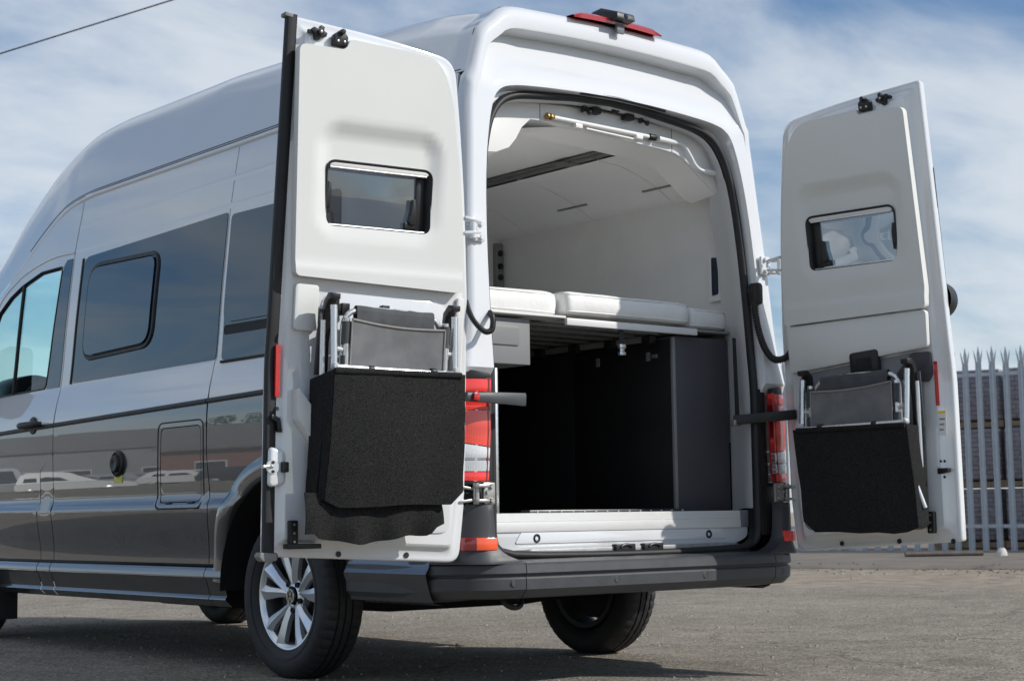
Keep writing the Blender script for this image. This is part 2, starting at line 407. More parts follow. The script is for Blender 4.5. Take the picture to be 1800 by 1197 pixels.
# ------------------------------------------------------------------ ground
FN = Vector((.935, .354, 0)); FD = Vector((.354, -.935, 0))      # fence: outward normal and run
def ground_material():
    m = bpy.data.materials.new('worn_asphalt'); m.use_nodes = True; t = m.node_tree; b = t.nodes['Principled BSDF']; n = t.nodes.new; l = t.links.new
    co = n('ShaderNodeTexCoord')
    def nz(sc, det=5, ro=.6, src=None):
        q = n('ShaderNodeTexNoise'); q.inputs['Scale'].default_value = sc; q.inputs['Detail'].default_value = det; q.inputs['Roughness'].default_value = ro
        l(src or co.outputs['Object'], q.inputs['Vector']); return q
    vo = n('ShaderNodeTexVoronoi'); vo.inputs['Scale'].default_value = 88; l(co.outputs['Object'], vo.inputs['Vector'])
    big = nz(.45, 6, .62); mid = nz(3.5, 6, .65); fine = nz(180, 3, .6)
    ag = n('ShaderNodeValToRGB'); l(vo.outputs['Color'], ag.inputs[0])
    e = ag.color_ramp.elements; e[0].position = 0; e[0].color = (.088, .077, .062, 1); e[1].position = 1; e[1].color = (.72, .635, .51, 1)
    e2 = e.new(.45); e2.color = (.250, .221, .180, 1); e3 = e.new(.93); e3.color = (.41, .36, .29, 1)
    base = n('ShaderNodeMix'); base.data_type = 'RGBA'; base.blend_type = 'MULTIPLY'; base.inputs['Factor'].default_value = 1
    l(ag.outputs[0], base.inputs['A'])
    sh = n('ShaderNodeMapRange'); sh.inputs['From Min'].default_value = .3; sh.inputs['From Max'].default_value = .7; sh.inputs['To Min'].default_value = .74; sh.inputs['To Max'].default_value = 1.52
    ad = n('ShaderNodeMath'); ad.operation = 'MULTIPLY_ADD'; ad.inputs[1].default_value = .5; l(mid.outputs['Fac'], ad.inputs[0])
    hb = n('ShaderNodeMath'); hb.operation = 'MULTIPLY'; hb.inputs[1].default_value = .5; l(big.outputs['Fac'], hb.inputs[0]); l(hb.outputs[0], ad.inputs[2]); l(ad.outputs[0], sh.inputs['Value'])
    l(sh.outputs[0], base.inputs['B'])
    # sandy dust gathering towards the kerb and in worn streaks
    ge = n('ShaderNodeNewGeometry'); dt = n('ShaderNodeVectorMath'); dt.operation = 'DOT_PRODUCT'; l(ge.outputs['Position'], dt.inputs[0]); dt.inputs[1].default_value = FN
    mp_ = n('ShaderNodeMapping'); mp_.inputs['Rotation'].default_value = (0, 0, -R(20.7)); mp_.inputs['Scale'].default_value = (1.0, .22, 1); l(co.outputs['Object'], mp_.inputs[0])
    st = nz(1.3, 6, .6, mp_.outputs[0])
    dm = n('ShaderNodeMapRange'); dm.inputs['From Min'].default_value = 7.2; dm.inputs['From Max'].default_value = 11.0; dm.inputs['To Min'].default_value = -.14; dm.inputs['To Max'].default_value = .50; l(dt.outputs['Value'], dm.inputs['Value'])
    sm = n('ShaderNodeMath'); sm.operation = 'ADD'; l(st.outputs['Fac'], sm.inputs[0]); l(dm.outputs[0], sm.inputs[1])
    du = n('ShaderNodeMapRange'); du.interpolation_type = 'SMOOTHSTEP'; du.inputs['From Min'].default_value = .42; du.inputs['From Max'].default_value = .72; du.inputs['To Max'].default_value = .85; l(sm.outputs[0], du.inputs['Value'])
    dc = n('ShaderNodeValToRGB'); l(mid.outputs['Fac'], dc.inputs[0]); dc.color_ramp.elements[0].position = .35; dc.color_ramp.elements[0].color = (.25, .205, .155, 1); dc.color_ramp.elements[1].position = .65; dc.color_ramp.elements[1].color = (.46, .39, .305, 1)
    fin = n('ShaderNodeMix'); fin.data_type = 'RGBA'; l(du.outputs[0], fin.inputs['Factor']); l(base.outputs['Result'], fin.inputs['A']); l(dc.outputs[0], fin.inputs['B'])
    # hairline cracks and old oil stains
    wob = n('ShaderNodeVectorMath'); wob.operation = 'MULTIPLY_ADD'; l(mid.outputs['Color'], wob.inputs[0]); wob.inputs[1].default_value = (.35, .35, .35); l(co.outputs['Object'], wob.inputs[2])
    ck = n('ShaderNodeTexVoronoi'); ck.feature = 'DISTANCE_TO_EDGE'; ck.inputs['Scale'].default_value = .42; l(wob.outputs[0], ck.inputs['Vector'])
    cm_ = n('ShaderNodeMapRange'); cm_.inputs['From Min'].default_value = .0; cm_.inputs['From Max'].default_value = .0045; cm_.inputs['To Min'].default_value = .45; cm_.inputs['To Max'].default_value = 1; l(ck.outputs['Distance'], cm_.inputs['Value'])
    oi = nz(.9, 3, .5); om = n('ShaderNodeMapRange'); om.interpolation_type = 'SMOOTHSTEP'; om.inputs['From Min'].default_value = .62; om.inputs['From Max'].default_value = .74; om.inputs['To Min'].default_value = 1; om.inputs['To Max'].default_value = .68; l(oi.outputs['Fac'], om.inputs['Value'])
    mul = n('ShaderNodeMath'); mul.operation = 'MULTIPLY'; l(cm_.outputs[0], mul.inputs[0]); l(om.outputs[0], mul.inputs[1])
    sc_ = n('ShaderNodeVectorMath'); sc_.operation = 'SCALE'; l(fin.outputs['Result'], sc_.inputs[0]); l(mul.outputs[0], sc_.inputs['Scale'])
    l(sc_.outputs[0], b.inputs['Base Color']); b.inputs['Roughness'].default_value = .88; b.inputs['Specular IOR Level'].default_value = .3
    h = n('ShaderNodeMath'); h.operation = 'MULTIPLY_ADD'; h.inputs[1].default_value = .6; l(vo.outputs['Distance'], h.inputs[0]); l(fine.outputs['Fac'], h.inputs[2])
    bu = n('ShaderNodeBump'); bu.inputs['Strength'].default_value = 1.; bu.inputs['Distance'].default_value = .010; l(h.outputs[0], bu.inputs['Height']); l(bu.outputs[0], b.inputs['Normal'])
    return m
GM = ground_material()
tag(mk('ground', [(-700, -700, 0), (700, -700, 0), (700, 700, 0), (-700, 700, 0)], [(0, 1, 2, 3)], GM, angle=None), kind='structure')
CONC = mat('concrete', (.185, .163, .135), .85, var=.22, vscale=1.6, bump=.3, bscale=60)
def along(s, d, z=0): return tuple(FN*d+FD*s+Vector((0, 0, z)))
v = []
for i in range(61):
    s = -60+2*i
    for d, z in ((12.95+.10*noise.noise((s*.5, 0, 3)), .004), (13.05+.06*noise.noise((s*.7, 0, 5)), .045), (17.6, .06), (60, .06)): v.append(along(s, d, z))
tag(mk('concrete_apron', v, [(i*4+k, i*4+k+1, (i+1)*4+k+1, (i+1)*4+k) for i in range(60) for k in range(3)], CONC, angle=30), kind='structure')

# loose grit and pebbles
mb = MB(); rnd = random.Random(3)
def pebble(x, y, r, z=0):
    vs = []; k = 6
    for a in range(k):
        t = 2*PI*a/k; q = r*rnd.uniform(.7, 1.15); vs.append((x+q*math.cos(t), y+q*math.sin(t), z))
    for a in range(k):
        t = 2*PI*a/k+.3; q = r*rnd.uniform(.4, .7); vs.append((x+q*math.cos(t), y+q*math.sin(t), z+r*rnd.uniform(.6, 1)))
    mb.add(vs, [(a, (a+1) % k, k+(a+1) % k, k+a) for a in range(k)]+[tuple(range(k, 2*k))])
for i in range(1500):
    t = rnd.random(); dd = 3+9.5*t; b_ = YAW+R(rnd.uniform(-19, 19))
    pebble(CAM_P.x+math.sin(b_)*dd, CAM_P.y+math.cos(b_)*dd, rnd.choice([.003, .004, .004, .005, .006, .008])*(.8+.6*t))
for i in range(260):
    s = rnd.uniform(-9, 6); d = rnd.gauss(11.6, 1.1); p = along(s, d if d < 12.8 else rnd.uniform(9.5, 12.8)); pebble(p[0], p[1], rnd.choice([.006, .008, .008, .012, .012, .016, .022]))
tag(mb.build('gravel', mat('pebble_stone', (.33, .30, .265), .85, var=.4, vscale=2.2), angle=None), 'loose grit and pebbles scattered over the asphalt', kind='stuff')

mb = MB()
for i in range(520):
    s = rnd.uniform(-7, 6); d = min(13.6, max(10.2, rnd.gauss(12.3, .55))); p = Vector(along(s, d, .006 if d < 12.9 else .052)); a = rnd.uniform(0, PI); q = rnd.uniform(.008, .035)
    e = Vector((math.cos(a), math.sin(a), 0))*q; f_ = Vector((-math.sin(a), math.cos(a), 0))*q*rnd.uniform(.2, .5); up = Vector((0, 0, rnd.uniform(.002, .014)))
    mb.add([p-e, p+f_+up, p+e+up*.4, p-f_], [(0, 1, 2, 3)])
tag(mb.build('leaf_litter', mat('dry_litter', (.16, .115, .07), .9, var=.4, vscale=3), angle=None, recalc=False), 'dry brown litter gathered along the edge of the concrete', kind='stuff')

# ------------------------------------------------------------------ palisade fence
GALV = mat('galvanised_steel', (.47, .50, .54), .42, metal=.55, var=.12, vscale=5, rvar=.08)
FP = Vector(along(0, 19.03))
fence = thing('palisade_fence', 'tall galvanised palisade fence with three pronged pales behind the camper', 'fence', FP, math.atan2(FD.y, FD.x))
def pale_mesh():
    H = 2.80; v = []; f = []
    cols = [(-.046, .004), (-.038, 0), (-.019, -.022), (.019, -.022), (.038, 0), (.046, .004)]
    n = len(cols)
    for th in (0, .004):
        for z in (0, H):
            v += [(x, y+th, z) for x, y in cols]
    for k in range(n-1):
        f.append((k, k+1, n+k+1, n+k)); f.append((2*n+k+1, 2*n+k, 3*n+k, 3*n+k+1)); f.append((n+k, n+k+1, 3*n+k+1, 3*n+k))
    for a, b in ((0, 0), (n-1, n-1)): f.append((a, n+a, 3*n+a, 2*n+a))
    def prong(poly, y):
        o = len(v); m = len(poly)
        for th in (-.003, .004): v.extend((x, y+th, z) for x, z in poly)
        f.append(tuple(range(o, o+m))); f.append(tuple(range(o+2*m-1, o+m-1, -1)))
        for i in range(m): f.append((o+i, o+(i+1) % m, o+m+(i+1) % m, o+m+i))
    prong([(-.019, H), (.019, H), (.025, H+.12), (0, H+.25), (-.025, H+.12)], -.018)
    for s in (-1, 1): prong([(s*.019, H), (s*.046, H), (s*.064, H+.12), (s*.068, H+.19), (s*.040, H+.10)], 0)
    me = bpy.data.meshes.new('pale'); me.from_pydata(v, [], f); me.materials.append(GALV); me.update(); return me
pm = pale_mesh()
for i in range(-42, 43):
    o = bpy.data.objects.new('pale', pm); COL.objects.link(o); o.parent = fence
    o.location = (i*.207+rnd.uniform(-.006, .006), 0, .06+rnd.uniform(-.012, .012)); o.rotation_euler = (rnd.uniform(-.006, .006), rnd.uniform(-.006, .006), PI+rnd.uniform(-.05, .05))
for z in (.40, 2.66):
    mb = MB().box((-8.9, .008, z), (8.9, .013, z+.05)).box((-8.9, .013, z+.045), (8.9, .055, z+.05)); mb.build('rail', GALV, fence)
for i in range(-3, 4):
    MB().box((i*2.75-.05, .058, 0), (i*2.75+.05, .066, 2.8)).box((i*2.75-.004, .066, 0), (i*2.75+.004, .16, 2.8)).box((i*2.75-.05, .16, 0), (i*2.75+.05, .168, 2.8)).build('fence_post', GALV, fence)
# ------------------------------------------------------------------ pallets of wrapped bricks behind the fence
def brick_material(name, c1, c2):
    m = bpy.data.materials.new(name); m.use_nodes = True; t = m.node_tree; b = t.nodes['Principled BSDF']
    co = t.nodes.new('ShaderNodeTexCoord'); mp = t.nodes.new('ShaderNodeMapping'); mp.inputs['Rotation'].default_value = (R(90), 0, 0); t.links.new(co.outputs['Object'], mp.inputs[0])
    bt = t.nodes.new('ShaderNodeTexBrick'); bt.inputs['Scale'].default_value = 1; bt.inputs['Brick Width'].default_value = .22; bt.inputs['Row Height'].default_value = .072; bt.inputs['Mortar Size'].default_value = .006
    bt.inputs['Color1'].default_value = (*c1, 1); bt.inputs['Color2'].default_value = (*c2, 1); bt.inputs['Mortar'].default_value = (.07, .065, .07, 1); t.links.new(mp.outputs[0], bt.inputs['Vector'])
    n = t.nodes.new('ShaderNodeTexNoise'); n.inputs['Scale'].default_value = 7; n.inputs['Detail'].default_value = 6; n.inputs['Distortion'].default_value = 1; t.links.new(co.outputs['Object'], n.inputs['Vector'])
    mr_ = t.nodes.new('ShaderNodeMapRange'); mr_.inputs['From Min'].default_value = .45; mr_.inputs['From Max'].default_value = .75; mr_.inputs['To Max'].default_value = .5; t.links.new(n.outputs['Fac'], mr_.inputs['Value'])
    x = t.nodes.new('ShaderNodeMix'); x.data_type = 'RGBA'; t.links.new(mr_.outputs[0], x.inputs['Factor']); t.links.new(bt.outputs['Color'], x.inputs['A']); x.inputs['B'].default_value = (.33, .335, .38, 1)
    t.links.new(x.outputs['Result'], b.inputs['Base Color']); b.inputs['Roughness'].default_value = .38
    bu = t.nodes.new('ShaderNodeBump'); bu.inputs['Strength'].default_value = .7; bu.inputs['Distance'].default_value = .03; t.links.new(n.outputs['Fac'], bu.inputs['Height']); t.links.new(bu.outputs[0], b.inputs['Normal'])
    return m
BK = [brick_material('wrapped_brick', (.17, .155, .175), (.23, .205, .225)), brick_material('wrapped_brick_pale', (.20, .18, .197), (.26, .232, .25))]
WOOD = mat('pallet_wood', (.24, .18, .125), .8, var=.3, vscale=9)
ordn = ['first', 'second', 'third', 'fourth', 'fifth', 'sixth', 'seventh']
tiern = ['at the bottom', 'in the middle tier', 'on top']
for c in range(7):
    s0 = -4.1+1.24*c
    for k in range(3):
        z0 = .06+k*.935
        p = FP+FN*(1.55+rnd.uniform(-.06, .06)+.06*k)+FD*(s0+rnd.uniform(-.03, .03))
        t = thing('brick_pallet', f'wrapped bricks on pallet {tiern[k]}, {ordn[c]} stack from the van', 'pallet', (p.x, p.y, z0), math.atan2(FD.y, FD.x)+rnd.uniform(-.025, .025), 'packs of bricks stacked behind the fence')
        for yy in (-.5, -.05, .40): MB().box((-.6, yy, .02), (.6, yy+.10, .105)).build('bearer', WOOD, t)
        for q in range(5): MB().box((-.6+q*.275, -.5, .107), (-.5+q*.275, .5, .128)).build('deck_board', WOOD, t)
        vs = []; nn = 10
        hh = .80
        mbk = MB().box((-.57, -.49, .130), (.57, .49, .130+hh))
        o = mbk.build('brick_pack', BK[(c+k) % 2], t, bevel=.03, bseg=3)
# pipe and stone lying on the apron
tube('metal_pipe', [(13.60, 9.25, .09), (14.0, 8.98, .09), (14.45, 8.62, .09)], .035, mat('rusty_pipe', (.13, .11, .10), .6, metal=.3, var=.3), None)
tag(bpy.data.objects['metal_pipe'], 'dark length of pipe lying on the concrete before the fence', 'pipe')
o = mk('stone', *(lambda: ([(math.cos(a)*.085*(1-.5*(k/3)**2)+14.62, math.sin(a)*.075*(1-.5*(k/3)**2)+8.44, .05+.036*k) for k in range(4) for a in [2*PI*i/9+.2*k for i in range(9)]], [(k*9+i, k*9+(i+1) % 9, k*9+9+(i+1) % 9, k*9+9+i) for k in range(3) for i in range(9)]+[tuple(range(27, 36))]))(), mat('pale_stone', (.55, .53, .5), .8, var=.1), None)
tag(o, 'pale stone lying at the right end of the dark pipe', 'stone')
# ------------------------------------------------------------------ overhead wire on two poles outside the picture
WA = Vector((-2.0, 33.1, 11.6)); WB = Vector((26.0, 27.5, 15.9))
pts = []
A0 = Vector((10.625, 32.938, 11.776)); B0 = Vector((13.753, 30.202, 13.002)); dW = (B0-A0)
for i in range(41):
    t = -5+11*i/40; p = A0+dW*t; pts.append(p+Vector((0, 0, .0)))
wire = tube('overhead_wire', pts, .018, mat('cable_black', (.03, .03, .03), .6), None, seg=6)
tag(wire, 'thin dark overhead cable crossing the sky at the upper left', 'cable')
# ------------------------------------------------------------------ camper van: body skin
VAN = thing('camper_van', 'white over grey high roof camper van with both rear doors open', 'van')
_PX = pchip([.28, .36, .43, .46, .47, .72, .735, .785, .80, .84, .89, .95, 1.0, 1.05, 1.10, 1.15, 1.205, 1.25, 1.30, 1.35, 1.40, 1.75, 2.07, 2.43, 2.46],
            [.945, .962, .985, .975, .962, 1.006, 1.008, .990, .988, .9905, .9921, .9933, .9941, .9948, .9951, .9948, .9925, .987, .979, .968, .957, .945, .930, .908, .902])
def clamp(x, a=0., b=1.): return max(a, min(b, x))
def xs(y, z):
    k = .065+.055*clamp((z-1.0)/1.4, 0, 1.4); t = max(0, (1.5-y)/1.5); r = k*t**1.8
    if y > 3.6: r += .05*(y-3.6)**2*(.25+.75*clamp((z-1.2)/1.2))
    if y > 5.2: r += .35*(y-5.2)**2
    return _PX(z)-r
def yr(z): return .10 if z < 1.1 else .10+.075*(z-1.2)*clamp((z-1.1)/.25) if z > 1.2 else .10
zg = pchip([0, 3.3, 3.45, 3.65, 3.8, 4.0, 4.3, 4.6, 5.0, 5.3], [2.445, 2.445, 2.438, 2.415, 2.37, 2.29, 2.16, 2.05, 1.93, 1.86])
zc = lambda y: 1.232-.018*(y-1.7)                    # centre of the rubbing strip
def SK(sg, off=0.): return lambda y, z: (sg*(xs(y, z)+off), y, z)
def rs(pts, pick): return [(y, z) for y, z in pts if pick(z)]
A_UP = [(3.623, 1.40), (3.529, 2.144), (3.473, 2.325), (3.455, 2.43)]
A_LO = [(3.835, .478), (3.81, .675), (3.79, .783), (3.79, .955), (3.629, 1.05), (3.628, 1.19)]
P_LO = [(3.669, .478), (3.622, .674), (3.62, .78), (3.629, 1.05)]
B_UP = [(1.955, 1.24), (1.95, 1.405), (1.931, 1.424), (1.868, 2.033), (1.86, 2.11), (1.80, 2.435)]
B_LO = [(1.985, .478), (1.924, .72), (1.926, .782), (1.955, .98), (1.955, 1.222)]
G = .0035                                             # half a panel gap
def arch(cy, r, a0, a1, n=22, cz=.36): return [(cy+r*math.cos(R(a0+(a1-a0)*i/n)), cz+r*math.sin(R(a0+(a1-a0)*i/n))) for i in range(n+1)]
ARC = 1.335; AR = .505
sh_ = lambda pts, d: [(y+d, z) for y, z in pts]
Y0 = lambda z: yr(z)+.058
for sg in (-1, 1):
    ref = (sg, 0, 0)
    # dark inner skin seen in the gaps
    patch('inner_shell', [(.3, .47), (.85, .47)]+arch(ARC, AR, 166, 14)+[(1.84, .47), (4.3, .47), (4.3, 1.36), (3.45, 1.36), (3.40, 2.40), (.3, 2.40)], [], .12, SK(sg, -.014), LINER, VAN, 0, ref)
    # front door: grey lower half, white upper frame with window opening
    fdl = patch('front_door', sh_(A_LO, G)+[(3.64, zc(3.6)), (4.66, zc(4.66)), (4.70, .8), (4.66, .478)], [], .06, SK(sg), GREY, VAN, .012, ref, resb=.022)
    WIN = fillet([(3.665, 2.075), (3.815, 1.405), (5.02, 1.395), (5.00, 1.48), (4.62, 1.905), (4.43, 1.985), (4.25, 2.032), (3.96, 2.078)], [.03, .03, .02, .02, 0, 0, 0, 0], 4)
    fdu = patch('door_frame', sh_(A_UP, G)+[(3.60, zg(3.60)-.035), (3.8, zg(3.8)-.035), (4.0, zg(4.0)-.035), (4.3, zg(4.3)-.035), (4.6, zg(4.6)-.035), (4.9, 1.78), (5.16, 1.50), (5.2, 1.26), (4.66, zc(4.66)), (3.64, zc(3.6))], [WIN], .05, SK(sg), WHITE, VAN, .012, ref)
    b = densify(WIN, .05); n_ = len(b); cx_ = sum(p[0] for p in b)/n_; cz_ = sum(p[1] for p in b)/n_
    k_ = lambda p, s: (p[0]+(cx_-p[0])*s, p[1]+(cz_-p[1])*s)
    MB().grid([[SK(sg, .003)(*p), SK(sg, .006)(*k_(p, .012)), SK(sg, -.006)(*k_(p, .04)), SK(sg, -.02)(*k_(p, .04))] for p in b], True).build('window_seal', RUBBER, VAN, angle=60)
    patch('door_glass', [k_(p, .03) for p in WIN], [], .12, SK(sg, -.008), CABGLASS, VAN, 0, ref)
    tube('window_divider', [SK(sg, -.004)(4.225+.065*t, 2.03-.62*t) for t in (0, .25, .5, .75, 1)], .011, BLACK, VAN)
    # B pillar blackout and pillar piece
    pl = patch('pillar_panel', sh_(P_LO, G)+[(3.645, 1.045)]+sh_(A_LO[:4][::-1], -G), [], .05, SK(sg), GREY, VAN, .012, ref)
    patch('pillar_glass', sh_([(3.628, 1.405), (3.535, 2.10)], .012)+[(3.62, 2.10), (3.655, 2.07), (3.805, 1.405)], [], .06, SK(sg, .003), DGLASS, VAN, .004, ref)
    # middle panel
    FLAP = fillet([(2.412, .762), (2.008, .762), (2.008, 1.122), (2.40, 1.122)], .035)
    mid = patch('side_panel', sh_(B_LO, G)+[(1.958, zc(1.95)), (3.626, zc(3.6))]+sh_(P_LO[::-1], -G), [FLAP] if sg < 0 else [], .06, SK(sg), GREY, VAN, .012, ref, resb=.022)
    if sg < 0:
        fl = patch('service_flap', fillet([(2.407, .767), (2.013, .767), (2.013, 1.117), (2.395, 1.117)], .032), [], .05, SK(sg, -.001), GREY, VAN, .012, ref, resb=.022)
        for yy in (2.09, 2.31): box('flap_hinge', (-xs(yy, .765)-.008, yy-.03, .757), (-xs(yy, .765)+.002, yy+.03, .768), BLACK, fl, .003)
        ring = fillet([(2.44, .735), (1.985, .735), (1.985, 1.145), (2.425, 1.145)], .045)
        tube('flap_rim', [SK(sg, -.0015)(*p) for p in densify(ring, .03)], .0045, RUBBER, fl, seg=6, closed=True)
    # vertical reaches of the white upper side
    HB = [(3.626, zc(3.6)+.002), (3.62, 1.405), (3.526, 2.144), (3.47, 2.325), (3.452, 2.435)]
    patch('upper_side_panel', sh_(B_UP, G)+[(y, zg(y)-.008) for y in (2.2, 2.6, 3.0, 3.3)]+sh_(HB[::-1], -G), [], .06, SK(sg), WHITE, VAN, .012, ref, resb=.03)
    QU = [(1.952-2*G, zc(1.95)+.002)]+sh_(B_UP[1:], -G)+[(1.3, 2.437), (.8, 2.437), (Y0(2.43), 2.437), (Y0(2.2), 2.2), (Y0(1.9), 1.9), (Y0(1.6), 1.6), (Y0(1.3), 1.3), (Y0(1.22), zc(.2)+.002)]
    patch('upper_quarter_panel', QU, [], .06, SK(sg), WHITE, VAN, .012, ref, resb=.03)
    # grey quarter panel round the wheel
    qp = [(1.952-2*G, zc(1.95))]+sh_(B_LO[::-1][1:], -G)+arch(ARC, AR, 13.5, 166.5)[0:]+[(.80, .478), (Y0(.5), .478), (Y0(.8), .8), (Y0(1.2), zc(.2))]
    patch('quarter_panel', qp, [], .05, SK(sg), GREY, VAN, .012, ref, resb=.022)
    rows = []
    for i in range(41):
        a = R(4+172*i/40); row = []
        for r_, o in ((AR+.105, -.001), (AR+.10, .007), (AR+.085, .016), (AR+.05, .021), (AR+.015, .020), (AR, .016), (AR-.004, .008), (AR-.004, -.05)):
            y = ARC+r_*math.cos(a); z = .36+r_*math.sin(a); row.append((sg*(xs(y, max(z, .48))+o), y, z))
        rows.append(row)
    MB().grid(rows).build('wheel_arch_flare', GREY, VAN, angle=50)
    # front wing, arch and bonnet flank beyond the picture edge
    fw = [(4.668, .478), (4.709, .8), (4.668, zc(4.66)), (5.15, 1.25), (5.5, 1.18), (5.85, 1.0), (5.95, .7), (5.9, .45), (5.45, .45)]+[p for p in arch(4.986, .47, 10, 170)]
    patch('front_wing', fw, [], .08, SK(sg), GREY, VAN, .012, ref)
    # sill mouldings
    for a, b_ in ((1.83, 1.982), (1.988, 3.664), (3.672, 3.83), (3.838, 4.50)):
        prof = [(.466, -.012), (.462, .018), (.440, .030), (.418, .031), (.405, .018), (.335, -.004), (.326, .004), (.318, .006), (.310, -.003), (.285, -.03), (.285, -.09)]
        MB().grid([[(sg*(.957+d-.02*max(0, y-3.9)**2), y, z) for z, d in prof] for y in (a, a+.004, (a+b_)/2, b_-.004, b_)]).build('sill_moulding', GREY, VAN, angle=28)
    tube('sill_shadow_gap', [(sg*(.951), y, .472) for y in (1.84, 2.5, 3.3, 4.5)], .008, RUBBER, VAN, seg=6)
    # rubbing strip
    for a, b_ in ((Y0(1.2), 1.95), (1.957, 3.624), (3.632, 4.655)):
        ys = [a+(b_-a)*i/24 for i in range(25)]
        MB().grid([[(sg*(xs(y, zc(y))+o), y, zc(y)+h) for o, h in ((-.004, -.0135), (.007, -.011), (.010, -.004), (.010, .006), (.006, .011), (-.004, .0135))] for y in ys]).build('rubbing_strip', BLACK, VAN, angle=40)
    # swage line above the windows
    for z_, a, b_ in ((2.135, .6, 3.50), (2.265, .5, 3.48)):
        MB().grid([[(sg*(xs(y, z_+h)+o), y, z_+h) for o, h in ((-.0006, -.016), (.0004, -.008), (.0009, 0), (.0004, .008), (-.0006, .016))] for y in [a+(b_-a)*i/30 for i in range(31)]]).build('pressed_rib', WHITE, VAN, angle=80)
    # roof gutter
    ys = [.27+4.19*i/60 for i in range(61)]
    gf = lambda y: 1-.9*clamp((y-3.4)/.4)
    MB().grid([[(sg*(xs(y, zg(y)-.02)+(o*gf(y) if o > 0 else o)), y, zg(y)+h) for o, h in ((-.002, -.040), (.008, -.030), (.011, -.022), (.008, -.014), (-.004, -.008), (-.02, 0.004))] for y in ys]).build('roof_gutter', WHITE, VAN, angle=70)
    tube('door_top_rib', smooth_path([SK(sg, -.004)(*q) for q in ((3.535, 2.132), (3.8, 2.138), (4.1, 2.112), (4.35, 2.062), (4.6, 1.965), (4.85, 1.74))], 6), .009, WHITE, VAN, seg=8)
    # big bonded side glass with hinged pane
    BG = fillet([(3.478, 1.415), (3.392, 2.085), (1.872, 2.105), (1.938, 1.42)], [.03, .06, .02, .02])
    g1 = patch('side_glass', BG, [], .06, SK(sg, .004), DGLASS, VAN, .008, ref)
    if sg < 0:
        edge = densify(BG, .04)
        PN = fillet([(3.335, 1.548), (3.292, 2.012), (2.552, 1.988), (2.600, 1.562)], [.08, .11, .06, .09])
        pn = patch('hinged_pane', PN, [], .05, SK(sg, .020), DGLASS, VAN, .014, ref)
        dp = densify(PN, .03)
        cx_ = sum(p[0] for p in dp)/len(dp); cz_ = sum(p[1] for p in dp)/len(dp)
        off_ = [inset_w(dp, -d_) for d_ in (.030, .026, .016, .008, .004)]
        MB().grid([[SK(sg, o_)(*off_[k_][i_]) for k_, o_ in enumerate((.003, .012, .014, .012, .004))] for i_ in range(len(dp))], True).build('pane_frame', BLACK, pn, angle=50)
        MB().grid([[SK(sg, -.002)(y_, z_) for y_ in (3.484+.007, 3.484+.02)] if 0 else [SK(sg, o)(3.486-.086*t+d, 1.412+.67*t) for o, d in ((-.002, .0), (.008, .004), (.008, .016), (-.002, .020))] for t in [i/14 for i in range(15)]]).build('glass_edge_seal', RUBBER, VAN, angle=50)
    QG = fillet([(1.885, 1.412), (1.838, 2.09), (.95, 2.075), (.92, 1.41)], .03)
    SLOT = fillet([(1.868, 1.527), (1.868, 1.572), (.98, 1.562), (.98, 1.518)], .02)
    g2 = patch('quarter_glass', QG, [SLOT] if sg < 0 else [], .06, SK(sg, .004), DGLASS, VAN, .006, ref)
    if sg < 0:
        RG = fillet([(1.865, 1.585), (1.825, 2.02), (1.0, 2.0), (.98, 1.575)], .06)
        patch('raised_pane', RG, [], .06, SK(sg, .013), DGLASS, VAN, .010, ref)
        patch('vent_slot', inset_w(SLOT, -.004), [], .1, SK(sg, .002), FELTBLACK, VAN, 0, ref)
        tube('glass_lower_seal', [SK(sg, .004)(1.885-.96*t, 1.404) for t in (0, .3, .6, 1)], .007, RUBBER, VAN, seg=6)
    # door handle
    h = MB(); hy = 3.895
    h.lathe([(0, -.012), (.03, -.012), (.05, 0), (.046, .008), (.02, .010), (0, .010)], (sg*(xs(hy, 1.21)), hy, 1.208), (sg, 0, 0), 20)
    dh = h.build('handle_recess', BLACK, fdl, angle=50)
    pts = [(4.03, 1.212, .012), (4.02, 1.212, .03), (3.98, 1.212, .04), (3.90, 1.211, .044), (3.80, 1.210, .04), (3.77, 1.210, .03), (3.76, 1.210, .012)]
    MB().tube([(sg*(xs(y, 1.21)+d), y, z) for y, z, d in pts], [.014, .016, .017, .018, .017, .016, .014], 10).build('door_handle', BLACK, fdl, angle=60)
# water filler cap and its yellow notice
c = (-xs(2.85, .966), 2.85, .966)
cap = MB().lathe([(.066, -.004), (.066, .008), (.060, .016), (.054, .018), (.052, .012), (.045, .012), (.043, .024), (.038, .030), (.016, .031), (.012, .028), (0, .028)], c, (-1, 0, 0), 32).build('filler_cap', BLACK, VAN, angle=40)
YEL = mat('yellow_sticker', (.62, .58, .12), .5, var=.25, vscale=40)
patch('cap_notice', [(2.895, .868), (2.895, .908), (2.805, .908), (2.805, .868)], [], .03, SK(-1, .002), YEL, VAN, .0015, (-1, 0, 0))
